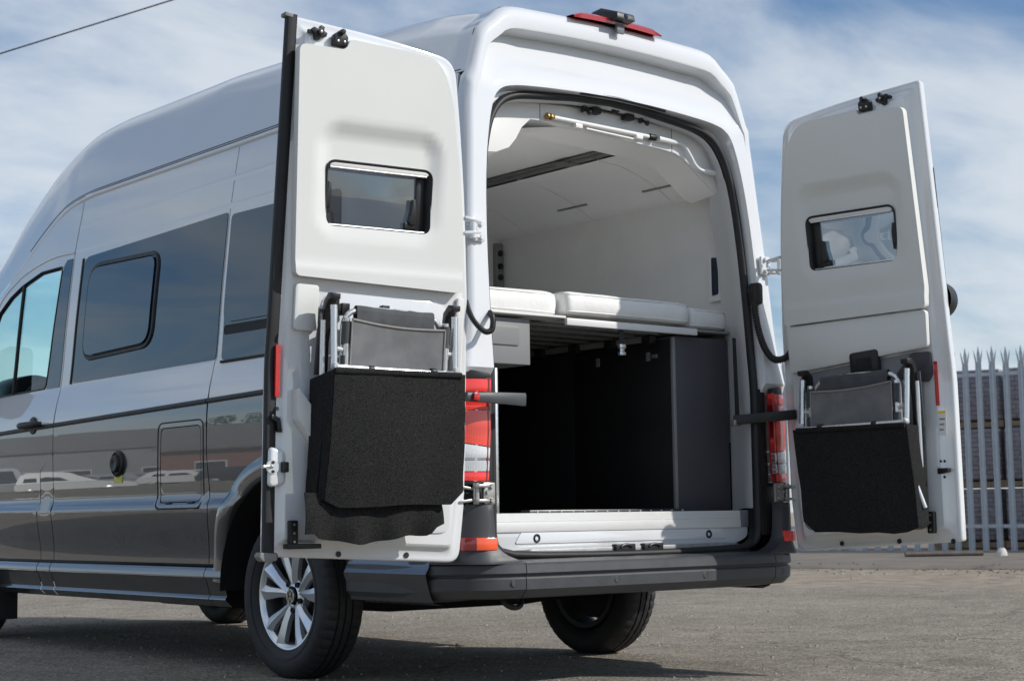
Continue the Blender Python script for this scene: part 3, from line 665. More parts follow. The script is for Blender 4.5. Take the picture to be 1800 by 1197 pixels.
# ------------------------------------------------------------------ high roof
MID = [(0, 0), (.014, .065), (.038, .155), (.076, .262), (.142, .368), (.265, .442), (.470, .478), (.702, .492), (.902, .497)]      # (in from gutter, up)
REA = [(0, 0), (.022, .07), (.046, .14), (.068, .195), (.140, .253), (.222, .308), (.395, .320), (.615, .326), (.815, .328)]
Zt = pchip([0, .3, 1.0, 2.0, 3.0, 3.35, 3.65, 3.9, 4.2, 4.5, 4.83, 5.1, 5.3], [1, 1, 1, 1, 1.02, 1.03, 1.06, 1.125, 1.19, 1.16, .97, .86, .80])
def roof_half(y):
    w_ = clamp((y-.2)/2.0)**.8; xg = xs(y, 2.43)-.010 if y < 3.3 else xs(y, zg(y)-.015)-.010; pts = []
    sc = xg/ (.902*w_+.815*(1-w_)); g_ = zg(y)
    for (a, b_), (c_, d_) in zip(REA, MID):
        i_ = a*(1-w_)+c_*w_; u_ = b_*(1-w_)+d_*w_
        i_ = i_*xg/(.902*w_+.815*(1-w_)); pts.append((xg-i_, g_+u_*Zt(y)))
    return pts
def fine(pts, per=4):
    q = smooth_path([(x, 0, z) for x, z in pts], per); return [(p.x, p.z) for p in q]
RY = lambda z: yr(min(z, 2.76))+.036
rows = []
ny = 110
for i in range(ny+1):
    y = .0+5.18*i/ny
    hp = fine(roof_half(max(y, .2)), 5)
    full = [(-x, z) for x, z in hp]+[(x, z) for x, z in hp[::-1][1:]]
    row = []
    for x, z in full:
        yy = y
        if i < 12:                                     # rear edge leans with the tail
            y_e = RY(z); yy = y_e+(5.18*12/ny-y_e)*(i/12)
        row.append((x, yy, z))
    rows.append(row)
MB().grid(rows).build('high_roof', WHITE, VAN, angle=180)
ROOF_EDGE = [(x, z) for x, y, z in rows[0]]
# dark seam under the roof moulding
for sg in (-1, 1):
    tube('roof_seam', [(sg*(xs(y, zg(y)-.01)-.004), y, zg(y)+.006) for y in [.24+3.93*i/50 for i in range(51)]], .0022, mat('sealant', (.10, .10, .11), .7), VAN, seg=6)
# ------------------------------------------------------------------ windscreen, bonnet, nose (outside the picture)
def hw(y, z): return xs(min(y, 5.85), min(z, 2.3))
ws = []
for i in range(9):
    t = i/8; y = 5.16+.62*t; z0 = zg(5.16)+.42*.80-.02; z = z0+(1.34-z0)*t; W_ = hw(5.16, 1.9)*(1-t)+.86*t-.02
    ws.append([(W_*k/8, y-.16*(k/8)**2*(1), z-.05*(k/8)**2) for k in range(-8, 9)])
MB().grid(ws).build('windscreen', SCREEN, VAN, angle=180)
bn = []
for i in range(9):
    t = i/8; y = 5.70+.30*t; z = 1.32-.10*t-.42*t**3; bn.append([(.90*k/8*(1-.06*t), y-.12*(k/8)**2, z-.10*(k/8)**2) for k in range(-8, 9)])
bn.append([(x, y+.01, .45) for x, y, z in bn[-1]]); bn.append([(x, y-.1, .28) for x, y, z in bn[-1]])
MB().grid(bn).build('bonnet', GREY, VAN, angle=50)
for sg in (-1, 1):                                      # A pillar closing strip
    MB().grid([[Vector(ws[i][16 if sg > 0 else 0]), (sg*xs(5.0+.2*i/8, 1.85-.5*i/8), 4.78+.42*i/8, 1.86-.5*i/8)] for i in range(9)]).build('windscreen_pillar', WHITE, VAN, angle=60)
# dashboard cowl and steering wheel seen through the cab glass
db = [(4.95, 1.08), (4.92, 1.30), (5.0, 1.42), (5.12, 1.47), (5.45, 1.40), (5.7, 1.28), (5.7, 1.05)]
MB().prism(fillet(db, .06), -.80, .80, lambda a, b_, d: (d, a, b_)).build('dashboard', BLACK, VAN, angle=40)
MB().prism(fillet([(-.66, 1.40), (-.64, 1.56), (-.50, 1.60), (-.30, 1.56), (-.28, 1.40)], .06), 5.02, 5.30, lambda a, b_, d: (a, d, b_)).build('instrument_cowl', BLACK, VAN, angle=40, bevel=.015)
MB().tube([(-.45+.19*math.cos(a), 4.86+.07*math.sin(a), 1.36+.17*math.sin(a)) for a in [2*PI*i/28 for i in range(28)]], .016, 8, True).build('steering_wheel', BLACK, VAN, angle=60)
for sg in (-1, 1):
    st = MB().box((sg*.45-.24, 4.15, .75), (sg*.45+.24, 4.65, .98)).build('cab_seat', DARKBOARD, VAN, bevel=.05, bseg=4)
    MB().prism(fillet([(3.95, .95), (4.20, .95), (4.02, 1.62), (3.88, 1.62)], .04), sg*.45-.24, sg*.45+.24, lambda a, b_, d: (d, a, b_)).build('seat_back', DARKBOARD, st, bevel=.03, angle=40)
    MB().prism(fillet([(3.87, 1.66), (3.99, 1.66), (3.95, 1.86), (3.86, 1.86)], .03), sg*.45-.13, sg*.45+.13, lambda a, b_, d: (d, a, b_)).build('headrest', DARKBOARD, st, bevel=.03, angle=40)
    # door mirror
    mb = MB().prism(fillet([(-.10, 1.40), (.13, 1.40), (.13, 1.76), (-.08, 1.76)], .05), 4.86, 5.0, lambda a, b_, d: (sg*1.16+a, d, b_)).box((sg*1.08-.1, 4.90, 1.44), (sg*1.0+.1, 4.96, 1.50))
    mb.build('door_mirror', BLACK, VAN, angle=40)
# underbody
box('floor_pan', (-.645, .25, .36), (.645, 5.6, .46), LINER, VAN, 0)
for sg in (-1, 1): box('sill_floor', (sg*.65, 1.86, .36), (sg*.93, 4.45, .46), LINER, VAN, 0)
box('fuel_tank', (-.55, 2.2, .24), (.25, 3.3, .37), LINER, VAN, .03)
tube('rear_axle', [(-.76, 1.346, .33), (-.4, 1.36, .30), (.4, 1.36, .30), (.76, 1.346, .33)], .045, LINER, VAN)
for x in (-.5, .5): box('leaf_spring', (x-.03, .62, .34), (x+.03, 2.0, .37), LINER, VAN, .004)
tube('tow_eye', [(-.62+.045*math.cos(a), .20+.02*math.sin(a), .352+.028*math.sin(a)) for a in [2*PI*i/16 for i in range(16)]], .011, RUBBER, VAN, seg=8, closed=True)
# wheel wells
for sg in (-1, 1):
    for cy in (1.335, 4.986):
        MB().grid([[(sg*x, cy+.50*math.cos(R(a)), .36+.50*math.sin(R(a))) for x in (.99 if cy < 2 else .96, .66)] for a in range(0, 181, 10)]).build('wheel_liner', LINER, VAN, angle=60)
        MB().prism(arch(cy, .50, 0, 180, 18), sg*.655, sg*.66, lambda a, b_, d: (d, a, b_)).build('wheel_well_wall', LINER, VAN, angle=None)
for sg in (-1, 1): box('mud_flap', (sg*.90-.10, 4.42, .13), (sg*.90+.06, 4.435, .40), RUBBER, VAN, .003)
# ------------------------------------------------------------------ tail: frame round the rear opening
LIP = [(.775, .70), (.775, .82), (.775, 1.0), (.775, 1.25), (.775, 1.5), (.77, 1.75), (.76, 1.95), (.745, 2.10), (.725, 2.22), (.705, 2.30), (.68, 2.36), (.64, 2.395), (.58, 2.412), (.5, 2.422), (.35, 2.433), (.2, 2.44), (0, 2.445)]
SEAL = [(.752, .70), (.752, .82), (.752, 1.0), (.752, 1.25), (.752, 1.5), (.748, 1.75), (.738, 1.95), (.722, 2.10), (.70, 2.20), (.675, 2.27), (.64, 2.325), (.60, 2.36), (.545, 2.383), (.47, 2.398), (.33, 2.413), (.19, 2.427), (0, 2.435)]
half = ROOF_EDGE[len(ROOF_EDGE)//2:]            # centre -> right gutter
half = half[::-1]
acc = [0]
for i in range(1, len(half)): acc.append(acc[-1]+math.dist(half[i], half[i-1]))
def edge_at(f):
    s = f*acc[-1]
    for i in range(1, len(half)):
        if acc[i] >= s:
            t = (s-acc[i-1])/max(1e-9, acc[i]-acc[i-1]); return (half[i-1][0]+(half[i][0]-half[i-1][0])*t, half[i-1][1]+(half[i][1]-half[i-1][1])*t)
    return half[-1]
FR = {10: .0, 11: .16, 12: .36, 13: .52, 14: .70, 15: .85, 16: 1.}
RW = {10: 0, 11: .35, 12: .8, 13: 1, 14: 1, 15: 1, 16: 1}
zp = [.70, .82, 1.0, 1.25, 1.5, 1.75, 1.95, 2.11, 2.24, 2.35]
TT = [0, .12, .28, .45, .62, .735, .75, .765, .80, .90, 1.0]
GG = [0, .002, .030, .055, .078, .092, .060, .004, 0, 0, 0]
def resample(lst, per):
    return smooth_path([(a, 0, b) for a, b in lst], per)
PER = 4
def stations():
    """per station: lip, seal, outer, recess weight, is_roof"""
    lp = resample(LIP, PER); sl = resample(SEAL, PER); o = []
    for i in range(len(lp)):
        f = i/PER; k = int(min(f, len(LIP)-1)); t = f-k
        if f < 10:
            z0 = zp[k]; z1 = zp[k+1] if k+1 < 10 else ROOF_EDGE[-1][1]; z = z0+(z1-z0)*t; out_ = (xs(Y0(z), min(z, 2.43)), z); rw = 0; roof = t if k == 9 else 0.
        else:
            a = FR[k]; b = FR[min(k+1, 16)]; out_ = edge_at(a+(b-a)*t); rw = RW[k]+(RW[min(k+1, 16)]-RW[k])*t; roof = 1.
        o.append((lp[i], sl[i], out_, rw, roof))
    return o
ST = stations()
def ring(sg):
    rows = []
    for lp, sl, (ox, oz), rw, roof in ST:
        row = []
        row.append((sg*sl.x, yr(sl.z)+.062, sl.z)); row.append((sg*(sl.x+.6*(lp.x-sl.x)), yr(sl.z)+.058, sl.z+.6*(lp.z-sl.z)))
        lo = .052 if lp.z < 1.2 else 0; row.append((sg*(lp.x-.003), yr(lp.z)+.014+lo*.8, lp.z-.003)); row.append((sg*(lp.x-.001), yr(lp.z)+.004+lo, lp.z-.001))
        rr = .034-.006*roof
        dx_ = ox-lp.x; dz_ = oz-lp.z; L_ = math.hypot(dx_, dz_); k = max(0.05, (L_-rr)/L_)
        for t, g in zip(TT, GG):
            x = lp.x+dx_*t*k; z = lp.z+dz_*t*k; row.append((sg*x, yr(min(z, 2.76))+g*rw-.006*roof*(t > .76)+(.055 if z < 1.2 else 0), z))
        ye = RY(oz) if roof >= 1 else Y0(oz)*(1-roof)+RY(oz)*roof
        y_s = yr(min(oz, 2.76))+(.05 if oz < 1.2 else 0)
        for a in (25, 50, 72, 90):
            c_, s_ = math.cos(R(a)), math.sin(R(a)); x = lp.x+dx_*(k+(1-k)*s_); z = lp.z+dz_*(k+(1-k)*s_); row.append((sg*x, y_s+(ye-y_s)*(1-c_)-.006*roof*(1-s_), z))
        rows.append(row)
    return rows
for sg in (-1, 1): pass
rl = ring(-1); rr_ = ring(1)
MB().grid(rl+rr_[::-1][1:]).build('rear_frame', WHITE, VAN, angle=38)
# weather seal round the opening
bot = [(.742, .567), (.712, .543), (.65, .530), (.5, .524), (.25, .520), (0, .519)]
hs = [(s.x, s.z) for s in resample(SEAL, 3)]
loop = [(x, z) for x, z in bot[::-1][1:][::-1]][::-1]
rightside = [(0, .519), (.25, .520), (.5, .524), (.65, .530), (.712, .543), (.742, .567), (.752, .61)]+hs
allp = rightside+[(-x, z) for x, z in rightside[::-1][1:-1]]
rows = []
n_ = len(allp)
for i in range(n_):
    x, z = allp[i]; a = Vector(allp[(i+1) % n_])-Vector(allp[i-1]); a.normalize(); nx, nz = -a.y, a.x       # inward
    y = yr(z)+.050
    prof = [(-.014, .016), (-.016, .0), (-.010, -.012), (0, -.017), (.010, -.012), (.016, 0.), (.014, .014), (.006, .022), (.006, .05)]
    rows.append([(x+nx*p, y+q, z+nz*p) for p, q in prof])
MB().grid(rows, True).build('weather_seal', RUBBER, VAN, angle=70)
# jamb running inwards from the seal
JAMB = mat('painted_jamb', (.56, .575, .59), .38, coat=.3)
def jamb(sg):
    rws = []
    for i, (lp, sl, o_, rw, roof) in enumerate(ST):
        dp_ = 1-clamp((sl.z-2.05)/.2)
        dx2 = .045*(1-clamp((sl.z-2.0)/.2)); rws.append([(sg*(sl.x-.010), yr(sl.z)+.07, sl.z-(.012 if sl.z > 2.2 else 0)), (sg*(sl.x-.008), yr(sl.z)+.10, sl.z-(.018 if sl.z > 2.2 else 0)), (sg*(sl.x+dx2*.4+.012), yr(sl.z)+.13+.03*dp_, sl.z-.004*(sl.z > 2.2)), (sg*(sl.x+dx2+.02), yr(sl.z)+.165+.10*dp_, sl.z-.012)])
    return rws
MB().grid(jamb(-1)+jamb(1)[::-1][1:]).build('door_jamb', JAMB, VAN, angle=50)
# black pod behind each tail lamp, hinge plates
for sg in (-1, 1):
    MB().prism([(.757, .58), (.757, 1.215), (.765, 1.226), (.800, 1.226), (.804, 1.0), (.812, .812), (.905, .800), (.905, .58)], .036, .085, lambda a, b_, d: (sg*a, .098+d, b_)).build('lamp_pod', BLACK, VAN, bevel=.004)
# tail lamps
for sg in (-1, 1):
    lamp = thing('tail_lamp', None, None); lamp.parent = VAN
    for k_ in list(lamp.keys()): del lamp[k_]
    def LP(u, z, d):                                    # u: 0 inner edge .. 1 outer edge, d: proud of the body
        xin = .806+.012*clamp((1.0-z)/.2, 0, 1)-.006*clamp((z-1.1)/.1)
        a = u*R(88); W_ = xs(.175, z)+.006
        x = xin+(W_-xin)*math.sin(a)**.9 if u > 0 else xin; y = .1135+(1-math.cos(a))*.105
        return (sg*(x+d*math.sin(a)*.8), y-d*math.cos(a)-.008, z)
    us = [i/12 for i in range(13)]
    def seg_(name, lo, hi, m, d=.012, nz_=6):
        rws = []
        lo_ = lo if callable(lo) else (lambda u: lo); hi_ = hi if callable(hi) else (lambda u: hi)
        for u in us:
            row = [LP(u, lo_(u), -.01)]
            for j in range(nz_+1):
                z = lo_(u)+(hi_(u)-lo_(u))*j/nz_; row.append(LP(u, z, d*(.94+.06*math.sin(PI*j/nz_)) if 0 < j < nz_ else d*.90))
            row.append(LP(u, hi_(u), -.01)); rws.append(row)
        e0 = [LP(0, z, -.01) for z in (lo_(0), hi_(0))]
        return MB().grid([[LP(-0.0, lo_(0), -.01)]+[LP(0, lo_(0)+(hi_(0)-lo_(0))*j/nz_, -.01) for j in range(nz_+1)]+[LP(0, hi_(0), -.01)]]+rws).build(name, m, lamp, angle=50)
    dg = lambda z0, k: (lambda u: z0+k*clamp(u*1.4))
    seg_('lamp_cap', 1.205, lambda u: 1.226+.022*clamp(u*1.5), BLACK, .012, 3)
    seg_('upper_lens', 1.155, 1.203, LENSRED, .016)
    seg_('dark_band', 1.124, 1.153, LENSDARK, .013, 3)
    seg_('middle_lens', 1.085, 1.122, LENSRED, .014)
    seg_('indicator_lens', dg(.945, .022), 1.083, LENSPALE, .017)
    seg_('reversing_lens', .900, dg(.941, .022), LENSCLEAR, .017)
    seg_('lens_divider', .8945, .8975, LENSCLEAR, .015, 2)
    seg_('fog_lens', .851, .892, LENSCLEAR, .017)
    seg_('lower_lens', .815, .848, LENSRED, .016)
    MB().grid([[LP(0, z, d) for d in (-.02, .012)]+[LP(.035, z, .019)]+[LP(.07, z, .012)] for z in [.813+.395*i/16 for i in range(17)]]).build('lens_rim', LENSDARK, lamp, angle=50)
    seg_('lamp_base', .800, .813, BLACK, .014, 2)
    # hinges
    for z, m in ((1.784, WHITE), (.766, STEEL)):
        hg = MB().box((sg*.792, yr(z)-.020, z-.042), (sg*.850, yr(z)-.004, z+.042)).build('hinge', m, VAN, bevel=.005)
        for dz in (-.026, .026): MB().lathe([(0, .012), (.009, .012), (.010, .008), (.010, 0)], (sg*.815, yr(z)-.020, z+dz), (0, -1, 0), 12).build('hinge_bolt', m, hg)
        MB().lathe([(0, .009), (.007, .009), (.008, 0)], (sg*.835, yr(z)-.020, z+.004), (0, -1, 0), 12).build('hinge_bolt', m, hg)
        for dz in (-.034, .022): MB().box((sg*.838, yr(z)-.045, z+dz), (sg*.892, yr(z)-.004, z+dz+.012)).build('hinge_arm', m, hg, bevel=.003)
        MB().lathe([(0, -.040), (.013, -.040), (.013, .040), (0, .040)], (sg*.878, .109-.018, z), (0, 0, 1), 16).build('hinge_pin', m, hg, angle=40)
# aluminium sill strip and white sill panel
SILLWHITE = WHITE
MB().prism(fillet([(-.742, .625), (-.742, .575), (-.66, .543), (.66, .543), (.742, .575), (.742, .625)], [0, .03, .06, .06, .03, 0]), .205, .24, lambda a, b_, d: (a, d, b_)).build('sill_panel', WHITE, VAN, bevel=.004)
MB().prism(fillet([(-.60, .570), (-.57, .614), (.57, .614), (.60, .570)], .012), .200, .210, lambda a, b_, d: (a, d, b_)).build('sill_pressing', WHITE, VAN, bevel=.004)
for x in (-.489, .489): MB().lathe([(0, -.001), (.008, .0), (.010, .003), (.015, .004), (.018, .002), (.018, -.004)], (x, .200, .590), (0, -1, 0), 20).build('rubber_plug', BLACK, VAN, angle=40)
ST1 = [(.690, .250), (.690, .204), (.686, .200), (.658, .199), (.656, .202), (.654, .199), (.622, .196), (.616, .198), (.615, .25)]
MB().grid([[(x, y, z) for z, y in ST1] for x in (-.742, -.4, 0, .4, .69)]).build('sill_strip', mat('sill_aluminium', (.76, .76, .75), .42, metal=.35, rvar=.05, vscale=40), VAN, angle=30)
box('sill_end_cap', (.692, .198, .618), (.742, .26, .692), mat('grey_cap', (.16, .17, .19), .5), VAN, .003)
# recessed plate and latch catches under the sill
MB().prism([(-.72, .497), (-.70, .535), (-.64, .545), (.64, .545), (.70, .535), (.72, .497)], .165, .225, lambda a, b_, d: (a, d, b_)).build('lower_plate', BUMPER, VAN, bevel=.003)
MB().prism([(-.62, .520), (-.55, .548), (.60, .552), (.68, .535), (.66, .520)], .155, .19, lambda a, b_, d: (a, d, b_)).build('seal_shelf', mat('scuffed_aluminium', (.30, .305, .31), .45, metal=.4, var=.2, vscale=20), VAN, bevel=.003)
for x in (-.06, .10):
    ct = MB().box((x-.055, .140, .528), (x+.055, .17, .560)).build('latch_catch', BLACK, VAN, bevel=.004)
    MB().tube([(x+.03*math.cos(a), .138, .545+.012*math.sin(a)) for a in [PI*i/8 for i in range(9)]], .006, 8).build('catch_loop', BLACK, ct)
for x in (-.64, -.14, .34, .66): MB().lathe([(0, .001), (.010, .002), (.013, .005), (.015, .0), (.015, -.004)], (x, .162, .512), (0, -1, 0), 16).build('plate_screw', BLACK, VAN, angle=40)
# ------------------------------------------------------------------ bumper
HP = [(.975, .83), (.976, .60), (.972, .42), (.962, .28), (.945, .195), (.915, .130), (.87, .078), (.80, .038), (.70, .014), (.55, .004), (.3, -.003), (0, -.006)]
bp_ = smooth_path([(x, y, 0) for x, y in HP], 6)
def bsec(x, y, nx, ny, side):
    P = [(-.12, .512), (-.03, .507), (-.006, .502), (.002, .494), (.006, .464), (.000, .458), (-.010, .456), (-.010, .451), (-.001, .448), (.003, .442), (.001, .402), (-.030, .372), (-.13, .362)]
    rows = []
    for d, z in P:
        if side > 0: z = z+(z-.44)*(.10*side)-.012*side
        rows.append((x+nx*d, y+ny*d, z))
    return rows
def bpart(i0, i1, sg):
    rows = []
    for i in range(i0, i1+1):
        p = bp_[i]; d = bp_[min(i+1, len(bp_)-1)]-bp_[max(i-1, 0)]; d.normalize(); nx, ny = -d.y, d.x
        if ny > 0.2 and nx < 0: nx, ny = -nx, -ny
        if nx < -.01: nx, ny = -nx, -ny
        if abs(nx) < .01: ny = -abs(ny)
        side = clamp((p.y-.15)/.3); r = bsec(p.x, p.y, nx, ny, side); rows.append([(sg*a, b_, c_) for a, b_, c_ in r])
    return rows
icut = min(range(len(bp_)), key=lambda i: abs(bp_[i].x-.70))
for sg in (-1, 1):
    rw = bpart(0, icut, sg); e = [((x+sg*.004) if True else x, y, z) for x, y, z in rw[-1]]; rw[-1] = e
    # close the end by the gap
    rw.append([(x+sg*.002, y+.03, z) for x, y, z in e])
    MB().grid(rw).build('bumper_corner', BUMPER, VAN, angle=28)
cen = bpart(icut, len(bp_)-1, -1)+[[(-a, b_, c_) for a, b_, c_ in r] for r in bpart(icut, len(bp_)-1, -1)[::-1][1:]]
cen = [[(x, y+.03, z) for x, y, z in cen[0]]]+cen+[[(x, y+.03, z) for x, y, z in cen[-1]]]
MB().grid(cen).build('bumper', BUMPER, VAN, angle=28)
for sg in (-1, 1):
    # tall corner cover that sweeps down into the bumper
    rows = []
    for z, xin, off in ((.725, .812, -.004), (.722, .812, .0), (.70, .811, .002), (.64, .808, .003), (.605, .805, .004), (.58, .800, .006), (.56, .790, .010), (.545, .776, .014), (.53, .752, .020), (.518, .722, .026), (.508, .690, .030), (.500, .66, .030)):
        W_ = .952; yb = .066
        row = [(xin-.004, yb+.05), (xin, yb+.004), (xin+.008, yb-off), (.85, yb-.002-off), (.89, .085-off), (.925, .125-off*.5), (.945, .19), (.955, .30), (.958, .40)]
        rows.append([(sg*(x+(off*.5 if x > .9 else 0)), y, z) for x, y in row])
    cv = MB().grid(rows).build('bumper_cover', BUMPER, VAN, angle=45)
    # reflector
    rr2 = lambda a, b_: [(a, .064), (a+.004, .054), (.86, .053), (b_, .072)]
    def refl(name, pts, m):
        MB().grid([[(sg*x*1.003, y-.005+q, z) for q, z in ((.016, .551), (0, .553), (-.003, .560), (-.003, .592), (0, .599), (.016, .601))] for x, y in pts]).build(name, m, VAN, angle=40)
    refl('reflector', [(.807, .070), (.809, .056), (.84, .053), (.87, .060), (.895, .074)], LENSAMBER if sg < 0 else LENSRED)
    refl('reflector_end', [(.895, .073), (.922, .105), (.938, .140), (.946, .18)], LENSDARK)
    for x, y in ((.755, .022), (.25, -.006)):
        MB().lathe([(0, .0012), (.0105, .0012), (.0115, .0), (.0125, .0012), (.0135, .0008), (.0140, -.004)], (sg*x, y, .425), (0, -1, .0), 20).build('parking_sensor', BUMPER, VAN, angle=40)
    # grey sill end between bumper and wheel
    y_ = [.27, .30, .55, .80, .83]
    MB().grid([[(sg*(.962+o), y, z) for o, z in ((-.01, .56), (.004, .52), (.010, .488), (.026, .462), (.024, .452), (.006, .385), (-.012, .352), (-.06, .34))] for y in y_]).build('side_valance', GREY, VAN, angle=25)
# ------------------------------------------------------------------ high brake light and camera on the roof edge
REDBAR = lens_mat('brake_bar_red', (.50, .012, .03))
rows = []
for i in range(25):
    x = -.255+.51*i/24; t = clamp((.255-abs(x))/.05); zb = 2.762-.03*(x/.5)**2
    rows.append([(x, .185, zb), (x, .182, zb+.006+.014*t), (x, .192, zb+.012+.016*t), (x, .23, zb+.014+.018*t), (x, .29, zb+.012+.004*t), (x, .30, zb)])
bl = MB().grid(rows).build('brake_light', REDBAR, VAN, angle=40)
prof = [(.50, 2.772), (.30, 2.842), (.25, 2.846), (.145, 2.806), (.140, 2.778), (.19, 2.772), (.23, 2.766)]
mb = MB(); n_ = len(prof)
vs = []
for x, s in ((-.052, .86), (-.046, 1), (.046, 1), (.052, .86)): vs += [(x+.004, y, 2.77+(z-2.77)*s) for y, z in prof]
mb.add(vs, [tuple(range(n_))[::-1], tuple(range(3*n_, 4*n_))]+[(k*n_+i, k*n_+(i+1) % n_, (k+1)*n_+(i+1) % n_, (k+1)*n_+i) for k in range(3) for i in range(n_)])
cm = mb.build('reversing_camera', BLACK, VAN, bevel=.006, angle=40)
MB().lathe([(0, .004), (.008, .004), (.011, .002), (.012, -.004)], (.004, .141, 2.792), (0, -1, 0), 16).build('camera_lens', DGLASS, cm)
box('camera_bracket', (.005-.022, .176, 2.725), (.005+.022, .19, 2.768), mat('grey_cap', (.3, .3, .3)), VAN, .004)
# ------------------------------------------------------------------ header fittings: lamp strip, knobs, sockets
tube('header_lamp', smooth_path([(-.21, .205, 2.441), (0, .203, 2.447), (.285, .205, 2.436)], 6), .010, BLACK, VAN, seg=8)
for x in (-.115, .225):
    kb = MB().lathe([(0, .048), (.009, .047), (.013, .040), (.009, .033), (.006, .028), (.006, .014), (.014, .012), (.017, .006), (.015, 0)], (x, .30, 2.405), Vector((.35, -.75, -.5)), 16).build('buffer_knob', BLACK, VAN, angle=50)
for x in (-.05, .145): box('latch_socket', (x-.025, .275, 2.388), (x+.025, .31, 2.414), FELTBLACK, VAN, .004)
MB().lathe([(0, .004), (.018, .005), (.024, .002), (.025, -.004)], (.06, .275, 2.424), (0, -.8, -.6), 20).build('oval_plug', BLACK, VAN)
# ------------------------------------------------------------------ wiring conduits and check straps
def corrugated(name, path, r):
    p = smooth_path(path, 14); mb = MB(); rad = []
    q = []
    for i in range(len(p)-1):
        for t in (0, .5): q.append(p[i].lerp(p[i+1], t)); rad.append(r if len(rad) % 4 < 2 else r*.80)
    return mb.tube(q, rad, 12).build(name, BLACK, VAN, angle=70)
corrugated('wiring_conduit', [(-.755, .165, 1.475), (-.778, .12, 1.465), (-.797, .08, 1.44), (-.812, .06, 1.41), (-.830, .05, 1.386), (-.862, .05, 1.381), (-.90, .06, 1.415), (-.915, .075, 1.455), (-.92, .09, 1.50)], .0115)
corrugated('wiring_conduit', [(.745, .16, 1.665), (.738, .125, 1.65), (.732, .115, 1.57), (.742, .105, 1.48), (.765, .09, 1.40), (.80, .07, 1.355), (.845, .04, 1.365), (.87, .01, 1.42), (.878, -.01, 1.48)], .017)
MB().prism(fillet([(.722, 1.60), (.722, 1.70), (.772, 1.70), (.772, 1.60)], .024), .10, .145, lambda a, b_, d: (a, d, b_)).build('conduit_socket', BLACK, VAN, bevel=.006)
# right strap: belt down the jamb, then a bar out to the door
MB().add([(.70, .225, 1.46), (.725, .23, 1.46), (.695, .215, 1.10), (.72, .215, 1.10), (.70, .228, 1.46), (.725, .233, 1.46), (.695, .219, 1.10), (.72, .219, 1.10)], [(0, 1, 3, 2), (4, 6, 7, 5), (0, 4, 5, 1), (2, 3, 7, 6), (0, 2, 6, 4), (1, 5, 7, 3)]).build('check_belt', RUBBER, VAN)
MB().prism(fillet([(0, -.022), (0, .022), (.285, .022), (.285, -.022)], .008), -.006, .006, lambda a, b_, d: (.662+a*.66+d*.7, .20-a*.72+d*.7, 1.088+b_+a*.07)).build('check_strap', BLACK, VAN, bevel=.003)
box('strap_buckle', (.655, .185, 1.062), (.70, .212, 1.09), STEEL, VAN, .004)

# left check arm, released from the body and folded back past the lamp
rows = []
for i in range(13):
    t = i/12; x = -.965+.285*t; y = .036-.012*math.sin(PI*t); h_ = .017+.008*t; zc_ = 1.127-.002*t
    rows.append([(x, y-.008, zc_-h_), (x, y-.011, zc_-h_*.6), (x, y-.012, zc_+h_*.7), (x, y-.008, zc_+h_), (x, y+.010, zc_+h_), (x, y+.012, zc_), (x, y+.010, zc_-h_), (x, y-.008, zc_-h_)])
mb = MB().grid(rows); n_ = 8
mb.f.append(tuple(range(7))); mb.f.append(tuple(12*8+k for k in range(7)))
ca = mb.build('check_arm', BUMPER, VAN, angle=40)
box('release_button', (-.945, .010, 1.114), (-.918, .026, 1.142), RED, ca, .003)
# ------------------------------------------------------------------ living space seen through the tail
# vaulted ceiling with light rail and locker fronts on the right
CEIL = pchip([-.86, -.7, -.4, 0, .27], [1.95, 2.18, 2.29, 2.335, 2.335])
LOCK = pchip([.335, .45, .60, .72, .80, .85], [2.305, 2.298, 2.262, 2.215, 2.172, 2.16])
rows = [[(x, y, CEIL(x)) for x in [-.86+1.13*k/20 for k in range(21)]] for y in (.345, .47, .9, 1.4, 2.1)]
MB().grid(rows).build('ceiling_panel', BOARD, VAN, angle=60)
seams = [.44, .70, 1.28, 1.80, 2.1]
for i in range(4):
    a, b_ = seams[i]+.0028, seams[i+1]-.0028
    rows = [[(x, y, LOCK(x)) for x in [.335+.515*k/20 for k in range(21)]] for y in (a, (a+b_)/2, b_)]
    rows = [[(x, a, z+.02) for x, y, z in rows[0]]]+rows+[[(x, b_, z+.02) for x, y, z in rows[-1]]]
    MB().grid(rows).build('locker_front', BOARD, VAN, angle=30)
MB().grid([[(x, y, LOCK(x)+.018) for x in (.335, .45, .60, .72, .80, .85)] for y in (.45, 2.1)]).build('locker_seam_shade', DARKBOARD, VAN)  # dark sheet added above the locker fronts, stands in for shade in their seams
MB().box((.272, .50, 2.318), (.334, 2.1, 2.33)).build('light_rail', LEDGREY, VAN)
box('rail_clip', (.250, .83, 2.305), (.350, .91, 2.317), LEDGREY, VAN, .003)
box('rail_cover', (.28, .52, 2.308), (.32, 2.05, 2.317), LEDGREY, VAN, 0)
for y, x in ((.60, .715), (1.22, .715)):
    MB().box((x-.008, y-.02, LOCK(x)-.004), (x+.012, y+.20, LOCK(x)+.004)).build('locker_grip', GREYBOARD, VAN, bevel=.002)
